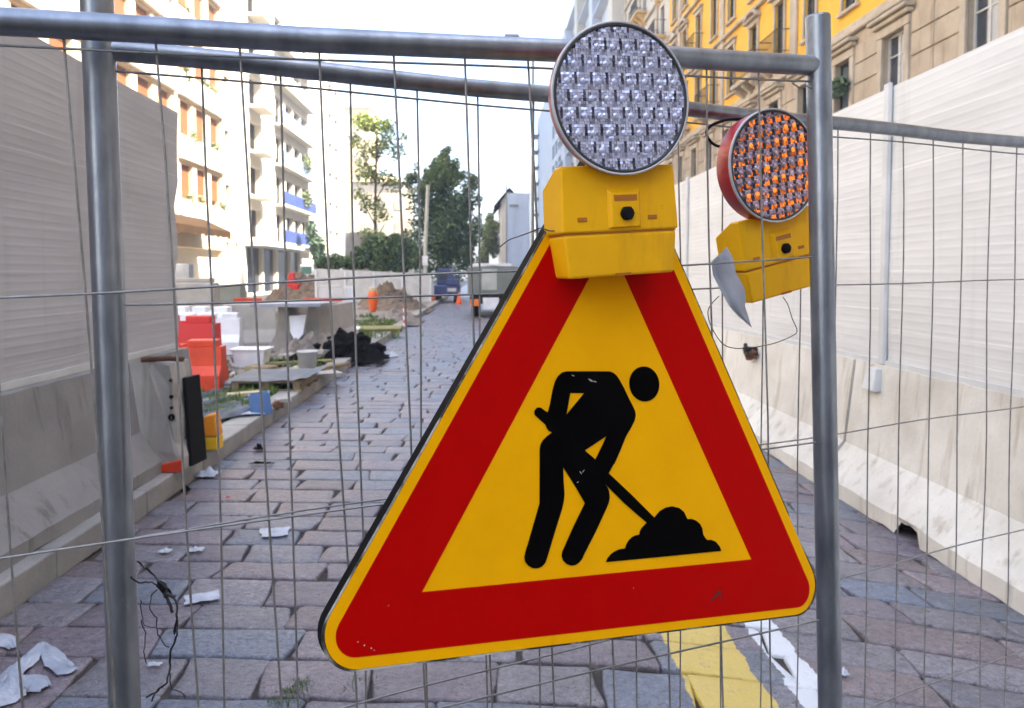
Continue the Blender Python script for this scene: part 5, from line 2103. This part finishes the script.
# tall dark downpipe-like mast left of the lamp
A, B = onY(532, 262, 34), onY(533, 70, 34)
root = thing('street_lamp', 'slim dark grey lamp post left of the front lamp, standing far behind the sign edge', 'lamp post', (A.x, 34, 0))
m = MB()
m.tube([(A.x, 34, 0), (A.x, 34, 3), (B.x, 34, 11.5)], .085, 10, taper=.06)
m.build('mast', M['wire'], root)
m = MB()
m.lathe([(.17, 0), (.17, .5), (.1, .7), (.09, 1.0)], (A.x, 34, 0), 12)
m.build('mast_base', M['wire'], root)
m = MB()
m.tube([(B.x, 34, 11.4), (B.x - .1, 34, 12.0), (B.x - .7, 34, 12.3)], .05, 8)
m.box(B.x - 1.3, B.x - .65, 33.85, 34.15, 12.24, 12.38, .03)
m.build('lamp_arm', M['wire'], root)
# sheeted scaffold
A, B = onY(507, 262, 60), onY(530, 262, 60)
root = thing('sheeted_scaffold', 'pale blue sheeted scaffold tower on the right side of the far street', 'scaffold', ((A.x + B.x) / 2, 60, 0))
zt = onY(515, 193, 60).z
m = MB()
n = 8
vs, fs = [], []
for j in range(9):
    for i in range(n + 1):
        t = i / n
        vs.append((A.x + (B.x - A.x) * t, 60 + .12 * mn.noise(V((i * .8, j * .6, 0))), zt * j / 8))
for j in range(8):
    for i in range(n):
        q = j * (n + 1) + i
        fs.append((q, q + 1, q + n + 2, q + n + 1))
m.add(vs, fs, 0, True)
m.box(A.x + .02, B.x - .02, 60.2, 64, .02, zt - .1)
m.build('sheeting', M['bluewrap'], root)
m = MB()
for x in (A.x - .05, B.x + .1, B.x + .5):
    m.tube([(x, 60.0, 0), (x, 60.0, zt + .7)], .05, 6)
for k in range(5):
    z = 1.5 + k * 1.7
    m.tube([(B.x + .1, 59.95, z), (B.x + .5, 59.95, z)], .04, 6)
m.build('scaffold_tube', M['wire'], root)
m = MB()
m.box(A.x + .2, A.x + .9, 59.8, 59.87, zt - 1.1, zt - .95)
m.build('lettering_board', M['wire'], root)
# white house with dark eave
A, B = onY(501, 260, 75), onY(521, 260, 75)
pk = onY(509, 188, 75)
ev = onY(494, 206, 75)
root = thing('white_house', 'narrow white house with a dark sloping eave behind the sheeted scaffold', 'house', (B.x, 78, 0))
m = MB()
m.hull([(A.x, 75, 0), (B.x, 75, 0), (B.x, 75, ev.z), (pk.x, 75, pk.z - .2), (A.x, 75, ev.z + .5), (A.x, 88, 0), (B.x, 88, 0), (B.x, 88, ev.z), (pk.x, 88, pk.z - .2), (A.x, 88, ev.z + .5)],
       [(0, 4, 3, 2, 1), (5, 6, 7, 8, 9), (0, 1, 6, 5), (1, 2, 7, 6), (2, 3, 8, 7), (3, 4, 9, 8), (4, 0, 5, 9)])
m.build('wall', M['plaster_w'], root)
m = MB()
for e0, e1 in (((ev.x, ev.z), (pk.x, pk.z)), ((pk.x + .01, pk.z), (B.x + .7, ev.z - .2))):
    m.hull([(e0[0], 74.3, e0[1] - .1), (e1[0], 74.3, e1[1] - .1), (e1[0], 88.5, e1[1] - .1), (e0[0], 88.5, e0[1] - .1), (e0[0], 74.3, e0[1]), (e1[0], 74.3, e1[1]), (e1[0], 88.5, e1[1]), (e0[0], 88.5, e0[1])],
           [(0, 3, 2, 1), (0, 1, 5, 4), (1, 2, 6, 5), (2, 3, 7, 6), (3, 0, 4, 7), (4, 5, 6, 7)])
m.build('roof', M['roof'], root)

# house row that continues behind the camera on the right (shades the street)
root = thing('corner_palazzo', 'stone palazzo next to the yellow one, beyond the right edge of the picture', 'building', (XR, -10, 0))
wl = [(y - .55, y + .55, z, z + 2.1) for y in range(-34, 12, 4) for z in (2.2, 6.4, 10.2, 13.8, 17.3, 20.8, 24.3)]
m = MB()
wall_shell(m, XR - .1, -1, -40, 12.3, 0, 31, [w + (.3,) for w in wl], .3, 14)
m.build('wall', M['stone'], root)
for w in wl[:84]:
    window(root, XR - .1, -1, *w, .22, M['frame_d'], M['glass'])
m = MB()
for z in (5.2, 9.2, 12.9, 16.4, 20, 23.4, 30.2):
    m.box(XR - .4, XR - .103, -40, 12.3, z, z + .25)
m.build('cornice', M['trim'], root)

for nm, lb_, x0_, x1_, y0_, y1_, h_, sgn in (('street_block', 'pale grey apartment block on the left side of the street behind the viewer', -29, -16, -40, 13.9, 26, 1),):
    root = thing(nm, lb_, 'building', (x1_, (y0_ + y1_) / 2, 0))
    wl = [(y - .7, y + .7, z, z + 1.9) for y in range(-37, 12, 4) for z in (4.2, 7.6, 11, 14.4, 17.8, 21.2)]
    m = MB()
    wall_shell(m, x1_, 1, y0_, y1_, 0, h_, [w + (.3,) for w in wl], .3, 13)
    m.build('wall', M['plaster_b'], root)
    for w in wl:
        window(root, x1_, 1, *w, .22, M['frame_w'], M['glass_sky'])
root = thing('unseen_end_block', 'unseen grey apartment block added to dim the sky behind the viewer', 'building', (-2, -44, 0))  # unseen block, added to dim the low sky that lights the sign
m = MB()
m.box(-29, 26, -56, -42, 0, 24)
m.build('wall', M['plaster_b'], root)
for x in range(-26, 24, 4):
    for z in range(6):
        m = MB()
        m.box(x, x + 1.3, -42.1, -41.9, 3 + z * 3.4, 4.9 + z * 3.4)
        m.build('window', M['glass_sky'], root)

# ---------------------------------------------------------------- left: sunlit blocks
XL = -16.0
root = thing('balcony_block', 'sunlit cream apartment block with recessed loggias and a brown awning, at the left', 'building', (XL, 35, 0))
lb = []
yb = 17.0
while yb < 45.5:
    for k in range(3):
        lb.append((yb + k * 2.2, yb + k * 2.2 + 1.6))
    yb += 7.05
shift = onX(216, 180, XL).y - (lb[-1][0] + lb[-1][1]) / 2
lb = [(a + shift, b + shift) for a, b in lb if b + shift < 46.6]
ZF = [5.55, 8.95, 12.3, 15.65, 19.0, 22.35]
ops = []
for z in ZF:
    for a, b in lb:
        ops.append((a, b, z, z + 1.95, .45))
slots = [(onX(x, 260, XL).y - .28, onX(x, 260, XL).y + .28, 1.7, 3.55, .3) for x in (228, 237)]
wy = onX(231, 130, XL).y
small = [(47.2, 48.0, z + .3, z + 1.6, .25) for z in ZF]
shop = [(lb[-3][0] - 7, lb[-1][1] + .2, .2, 3.0, .4)]
m = MB()
wall_shell(m, XL, 1, 14, 49.6, 0, 27.5, ops + slots + small + shop, .8, 13)
m.build('wall', M['plaster_c'], root)
# parapet bands in brighter plaster, slightly proud
for z in ZF:
    m = MB()
    i = 0
    while i < len(lb):
        m.box(XL + .003, XL + .22, lb[i][0] - .35, lb[min(i + 2, len(lb) - 1)][1] + .35, z - 1.28, z - .02, .02)
        i += 3
    m.build('balcony_parapet', M['plaster_w'], root)
cnt = 0
for z in ZF:
    for k, (a, b) in enumerate(lb):
        if cnt >= 96:
            break
        cnt += 1
        drop = random.choice((.55, .75, .85, .95))
        m = MB()
        zz = z + 1.95
        # roll-down blind hanging in the loggia, dark room behind it
        m.box(XL - .26, XL - .22, a + .03, b - .03, z + 1.9 * (1 - drop) * .5, zz - .02)
        m2 = MB()
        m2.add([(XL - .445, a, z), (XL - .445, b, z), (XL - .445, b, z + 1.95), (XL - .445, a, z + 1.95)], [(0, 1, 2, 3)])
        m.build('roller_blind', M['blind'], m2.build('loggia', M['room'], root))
for o in slots + small + shop:
    m = MB()
    x = XL - o[4] + .01
    m.add([(x, o[0], o[2]), (x, o[1], o[2]), (x, o[1], o[3]), (x, o[0], o[3])], [(0, 1, 2, 3)])
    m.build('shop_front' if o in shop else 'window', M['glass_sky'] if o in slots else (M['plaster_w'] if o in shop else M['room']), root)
for z in ZF[:5]:
    for k, (a, b) in enumerate(lb):
        if R() < .75:
            y = U(a, b)
            m = MB()
            m.leaves([(XL + .16, y, z + .12, .2, .45, .28), (XL + .22, y + .2, z - .25, .12, .3, .3)], 70, .2)
            m.build('balcony_plant', M['leaf_l'], root)
# brown awning
aw = MB()
ya, yb_ = lb[-3][0] - 6.5, onX(218, 225, XL + 1).y
vs, fs = [], []
n = 26
for i in range(n + 1):
    y = ya + (yb_ - ya) * i / n
    vs += [(XL + .02, y, 4.75), (XL + 1.7, y, 3.95), (XL + 1.72, y, 3.45 + .16 * abs(math.sin(i * PI / 2.0 * .8)))]
for i in range(n):
    q = i * 3
    fs += [(q, q + 3, q + 4, q + 1), (q + 1, q + 4, q + 5, q + 2)]
aw.add(vs, fs)
bmesh.ops.solidify(aw.bm, geom=aw.bm.faces[:], thickness=.02)
aw.build('awning', M['awning'], root)
m = MB()
m.box(XL - .1, XL + .5, 14, 49.6, 27.5, 28.0)
m.build('roof_edge', M['plaster_w'], root)

# second block, white with triangular balcony shadows and blue parapets
root = thing('white_block', 'sunlit white apartment block with blue balcony panels and dark shops below', 'building', (XL, 66, 0))
XL2 = XL - .0
Hh = 24.0
ycol = [onX(x, 150, XL2).y for x in (279, 289, 297, 304)]
wcol = [(y - 1.05, y + 1.05) for y in ycol]
ops = []
zr = [4.1, 7.1, 10.2, 13.3, 16.4, 19.5]
for z in zr:
    for a, b in wcol:
        ops.append((a, b, z, z + 2.1, .35))
    ya = onX(255, 150, XL2).y
    ops.append((ya - 1.2, ya + 1.2, z, z + 2.0, .4))
yq = [onX(x, 260, XL2).y for x in (247, 262, 264, 276, 278, 290, 291, 300)]
sh = [(yq[0], yq[1], .2, 3.4, .25), (yq[2], yq[3], .2, 3.4, .25), (yq[4], yq[5], .2, 3.4, .25), (yq[6], yq[7], .2, 3.4, .25)]
for x in (331, 337):
    y = onX(x, 200, XL2).y
    for z in zr:
        ops.append((y - 1.0, y + .8, z, z + 2.0, .5))
m = MB()
wall_shell(m, XL2, 1, 49.7, 84, 0, Hh, ops + sh, 1.1, 13)
m.build('wall', M['plaster_w'], root)
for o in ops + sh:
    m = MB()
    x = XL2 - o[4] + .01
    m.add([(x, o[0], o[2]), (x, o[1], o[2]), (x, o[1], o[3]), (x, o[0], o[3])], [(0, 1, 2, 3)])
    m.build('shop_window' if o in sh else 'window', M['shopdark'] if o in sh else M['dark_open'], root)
for k, z in enumerate(zr):
    m = MB()
    m.box(XL2 + .003, XL2 + .75, wcol[0][0] - .4, wcol[-1][1] + .4, z - .3, z - .12)
    s = m.build('balcony_slab', M['plaster_w'], root)
    m = MB()
    m.box(XL2 + .69, XL2 + .74, wcol[0][0] - .38, wcol[-1][1] + .38, z - .118, z + .85)
    for w in wcol:
        m.box(XL2 + .003, XL2 + .688, w[1] + .02, w[1] + .08, z - .118, z + .84)
    m.build('balcony_panel', M['blue_bal'] if k < 2 else (M['white_m'] if k > 3 else M['blue_pale']), s)
    m = MB()
    m.box(XL2 + .003, XL2 + 1.1, ya - 1.4, ya + 1.4, z - .32, z - .12)
    m.box(XL2 + 1.02, XL2 + 1.1, ya - 1.4, ya + 1.4, z - .118, z + .75)
    m.build('balcony_slab', M['plaster_w'], root)
m = MB()
m.box(XL2 + .003, XL2 + 1.5, yq[0] - .5, yq[7] + .5, 3.45, 3.7)
m.build('shop_canopy', M['white_m'], root)
for z in (zr[1], zr[2]):
    m = MB()
    m.leaves([(XL2 + .8, (wcol[2][0] + wcol[2][1]) / 2, z + .9, .4, 1.2, .8)], 260, .3)
    m.build('balcony_plant', M['leaf_l'], root)

# third, farther block + tan tower + low pale house
root = thing('pale_tower', 'tall tan sunlit tower far beyond the thin tree', 'building', (-22, 135, 0))
A, B = onY(346, 200, 130), onY(370, 200, 130)
zt = onY(360, 108, 130).z
wl = []
m = MB()
xs0, xs1 = A.x, B.x
m.box(xs0, xs1, 130, 142, 0, zt)
m.build('wall', M['plaster_t'], root)
for z in range(6):
    m = MB()
    m.box(xs0 + 1.2, xs1 - 1.2, 129.9, 129.98, 5 + z * 4.0, 6.6 + z * 4.0)
    m.build('window_band', M['trim'], root)
m = MB()
m.box(xs0 - .3, xs1 + .3, 129.6, 142.2, zt, zt + .6)
m.build('roof_edge', M['plaster_t'], root)
root = thing('low_house', 'pale sunlit house behind the thin tree and the hedge', 'house', (-14, 110, 0))
A, B = onY(352, 200, 105), onY(404, 200, 105)
zt = onY(380, 182, 105).z
m = MB()
m.box(A.x, B.x, 105, 118, 0, zt)
m.build('wall', M['plaster_c'], root)
for i in range(3):
    for j in range(3):
        m = MB()
        x = A.x + 1.3 + i * 2.3
        m.box(x, x + .9, 104.93, 104.99, 4 + j * 3.2, 5.5 + j * 3.2)
        m.build('window_shutter', M['trim'], root)
m = MB()
m.hull([(A.x - .4, 104.5, zt), (B.x + .4, 104.5, zt), (B.x + .4, 118.5, zt), (A.x - .4, 118.5, zt), (A.x + 2, 111, zt + 1.6), (B.x - 2, 111, zt + 1.6)], [(0, 1, 5, 4), (1, 2, 5), (2, 3, 4, 5), (3, 0, 4), (0, 3, 2, 1)])
m.build('roof', M['plaster_t'], root)

# concrete garden wall behind the far fence
A, B = onY(345, 250, 60), onY(384, 250, 60)
m = MB()
m.box(A.x, B.x, 60, 60.4, 0, onY(360, 232, 60).z, .05)
tag(m.build('garden_wall', M['conc']), 'grey garden wall half hidden by the hedge beyond the far white fence', 'wall')

# ================================================================== trees and hedges


def tree(name, label, base, trunk, limbs, blobs, n, size, mt, tint=(1, 1, 1), r0=.2, group='trees beyond the site'):
    root = thing(name, label, 'tree', base, group)
    m = MB()
    m.tube(trunk, r0, 10, taper=r0 * .4)
    for l in limbs:
        m.tube(l, r0 * .38, 7, taper=r0 * .08)
    m.build('trunk', M['bark'], root)
    m = MB()
    for (k, share, sz, t) in blobs:
        m.leaves(k, int(n * share), size * sz, t)
    m.build('crown', mt, root)
    return root


def py(x, y, Y):
    return onY(x, y, Y)


def blobs_px(lst, Y, dep=.8):
    out = []
    for (x, y, rx, ry) in lst:
        c = onY(x, y, Y + U(-.8, .8))
        k = Y / 740
        out.append((c.x, c.y, c.z, rx * k, max(rx, ry) * k * dep, ry * k))
    return out


Y = 52
b = onY(440, 285, Y)
tb = V((b.x, Y, 0))
P = lambda x, y: onY(x, y, Y)
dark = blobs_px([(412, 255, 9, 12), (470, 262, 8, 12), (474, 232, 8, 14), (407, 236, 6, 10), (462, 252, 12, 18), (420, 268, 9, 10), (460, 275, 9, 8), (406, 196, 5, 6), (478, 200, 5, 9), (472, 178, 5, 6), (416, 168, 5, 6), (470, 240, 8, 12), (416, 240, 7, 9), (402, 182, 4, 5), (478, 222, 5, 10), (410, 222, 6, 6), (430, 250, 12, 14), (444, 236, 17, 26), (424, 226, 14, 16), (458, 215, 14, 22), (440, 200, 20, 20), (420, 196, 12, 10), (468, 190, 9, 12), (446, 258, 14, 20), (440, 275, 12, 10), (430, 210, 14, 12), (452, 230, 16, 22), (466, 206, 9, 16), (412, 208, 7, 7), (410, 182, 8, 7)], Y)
lit_top = blobs_px([(428, 172, 5, 6), (456, 164, 5, 7), (448, 150, 4, 5), (464, 176, 6, 6), (420, 188, 6, 5), (442, 172, 13, 17), (432, 182, 12, 10), (452, 178, 11, 10), (444, 158, 6, 9), (412, 178, 8, 6), (474, 182, 6, 8)], Y)  # upper leaves get a lighter tint, sunlight put into the colour
tree('dense_tree', 'dense dark green tree with a top tinted as if sunlit at the end of the street', tb, [tb, P(441, 270), P(442, 230), P(442, 180)],
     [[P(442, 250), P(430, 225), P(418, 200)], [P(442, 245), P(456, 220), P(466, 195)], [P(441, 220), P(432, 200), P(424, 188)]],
     [(dark, .74, 1, (.92, 1.02, .80)), (lit_top, .26, 1, (1.5, 1.5, .9))], 23000, .25, M['leaf'], r0=.22)
Y = 47
b = onY(376, 285, Y)
tb = V((b.x, Y, 0))
thin = blobs_px([(372, 150, 13, 12), (386, 140, 12, 14), (398, 152, 10, 10), (368, 175, 14, 12), (360, 195, 9, 8), (384, 178, 12, 9), (394, 185, 9, 9), (372, 205, 14, 10), (382, 215, 10, 8), (368, 235, 11, 9), (380, 240, 10, 8), (403, 138, 5, 8), (360, 160, 6, 9)], Y)
top = blobs_px([(362, 122, 12, 10), (376, 125, 11, 9), (388, 124, 9, 7), (355, 140, 7, 9)], Y)  # top of the thin crown tinted paler to look lit
tree('thin_tree', 'thin sparse tree with see-through crown in front of the tan tower', tb, [tb, P(376, 262) if False else onY(376, 262, Y), onY(375, 215, Y), onY(376, 170, Y), onY(377, 125, Y)],
     [[onY(375, 225, Y), onY(362, 200, Y), onY(356, 180, Y)], [onY(376, 200, Y), onY(390, 175, Y), onY(400, 150, Y)], [onY(376, 185, Y), onY(366, 160, Y), onY(360, 140, Y)], [onY(375, 240, Y), onY(386, 222, Y)], [onY(376, 165, Y), onY(386, 140, Y)]],
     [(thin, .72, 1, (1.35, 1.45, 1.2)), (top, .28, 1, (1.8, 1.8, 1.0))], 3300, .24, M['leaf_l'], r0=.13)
Y = 80
b = onY(487, 262, Y)
tb = V((b.x, Y, 0))
lt = blobs_px([(488, 235, 7, 14), (484, 250, 6, 10), (494, 245, 6, 14), (490, 222, 5, 10), (482, 262, 6, 8), (496, 228, 4, 8)], Y)
tree('light_tree', 'light green tree between the box truck and the white house', tb, [tb, onY(488, 250, Y), onY(489, 225, Y)], [[onY(488, 250, Y), onY(494, 235, Y)]],
     [(lt, 1, 1, (1.3, 1.25, .9))], 3500, .34, M['leaf_l'], r0=.2)
# hedge behind the far white fence
m = MB()
Y = 43
hb = blobs_px([(322, 265, 9, 8), (335, 262, 10, 9), (348, 263, 10, 8), (360, 258, 10, 12), (372, 252, 12, 18), (385, 252, 11, 16), (396, 250, 11, 17), (408, 252, 10, 15), (418, 258, 8, 12), (400, 264, 14, 9), (380, 266, 14, 7), (428, 268, 6, 8)], Y)
m.leaves(hb, 13000, .22, (.95, 1.05, .8))
tag(m.build('hedge', M['leaf'], loc=(onY(375, 270, Y).x, Y, 0)), 'dark green hedge rising behind the far white fence', 'hedge')
m = MB()
Y = 62
hb = blobs_px([(318, 250, 7, 14), (312, 235, 5, 16), (324, 262, 7, 8)], Y)
m.leaves(hb, 1200, .4, (.8, .85, .8))
tag(m.build('climbing_shrub', M['leaf'], loc=(onY(317, 270, Y).x, Y, 0)), 'dark climbing shrub at the corner of the white apartment block', 'shrub')

# ================================================================== light
SUN_AZ = (0.93, -0.36)     # direction towards the sun (x, y)
EL = math.radians(48.5)
w = bpy.data.worlds.new('World')
S.world = w
w.use_nodes = True
nt = w.node_tree
bg = nt.nodes['Background']
sky = nt.nodes.new('ShaderNodeTexSky')
sky.sky_type = 'NISHITA'
sky.sun_disc = False
sky.sun_elevation = EL
az = math.atan2(SUN_AZ[0], SUN_AZ[1])
sky.sun_rotation = az
sky.air_density = 1.0
sky.dust_density = 2.5
sky.ozone_density = 1.0
nt.links.new(sky.outputs[0], bg.inputs[0])
bg.inputs[1].default_value = .15
sd = bpy.data.lights.new('sun', 'SUN')
so = bpy.data.objects.new('sun', sd)
COL.objects.link(so)
sd.energy = 5.0
sd.angle = math.radians(.53)
sd.color = (1, .95, .87)
d = V((SUN_AZ[0], SUN_AZ[1], 0)).normalized() * math.cos(EL) + V((0, 0, math.sin(EL)))
so.rotation_euler = d.to_track_quat('Z', 'Y').to_euler()
so.location = d * 60

# thin street haze: one even volume round the whole scene
m = MB()
m.box(-202, 202, -66, 402, -1.2, 46)
hz_m = bpy.data.materials.new('street_haze')
hz_m.use_nodes = True
hn = hz_m.node_tree
hn.nodes.remove(hn.nodes['Principled BSDF'])
pv = hn.nodes.new('ShaderNodeVolumePrincipled')
pv.inputs['Color'].default_value = (.92, .95, 1, 1)
pv.inputs['Density'].default_value = .0026
pv.inputs['Anisotropy'].default_value = .25
hn.links.new(pv.outputs[0], hn.nodes['Material Output'].inputs['Volume'])
struct(m.build('haze', hz_m, loc=(0, 0, -1.2)), 'stuff')
S.cycles.volume_bounces = 0
S.view_settings.view_transform = 'Standard'
S.view_settings.look = 'None'
S.view_settings.gamma = 1
S.view_settings.exposure = 2.36
S.render.engine = 'CYCLES'
S.cycles.use_denoising = True
S.cycles.max_bounces = 6
S.cycles.diffuse_bounces = 4
S.cycles.glossy_bounces = 3
S.cycles.sample_clamp_indirect = 6
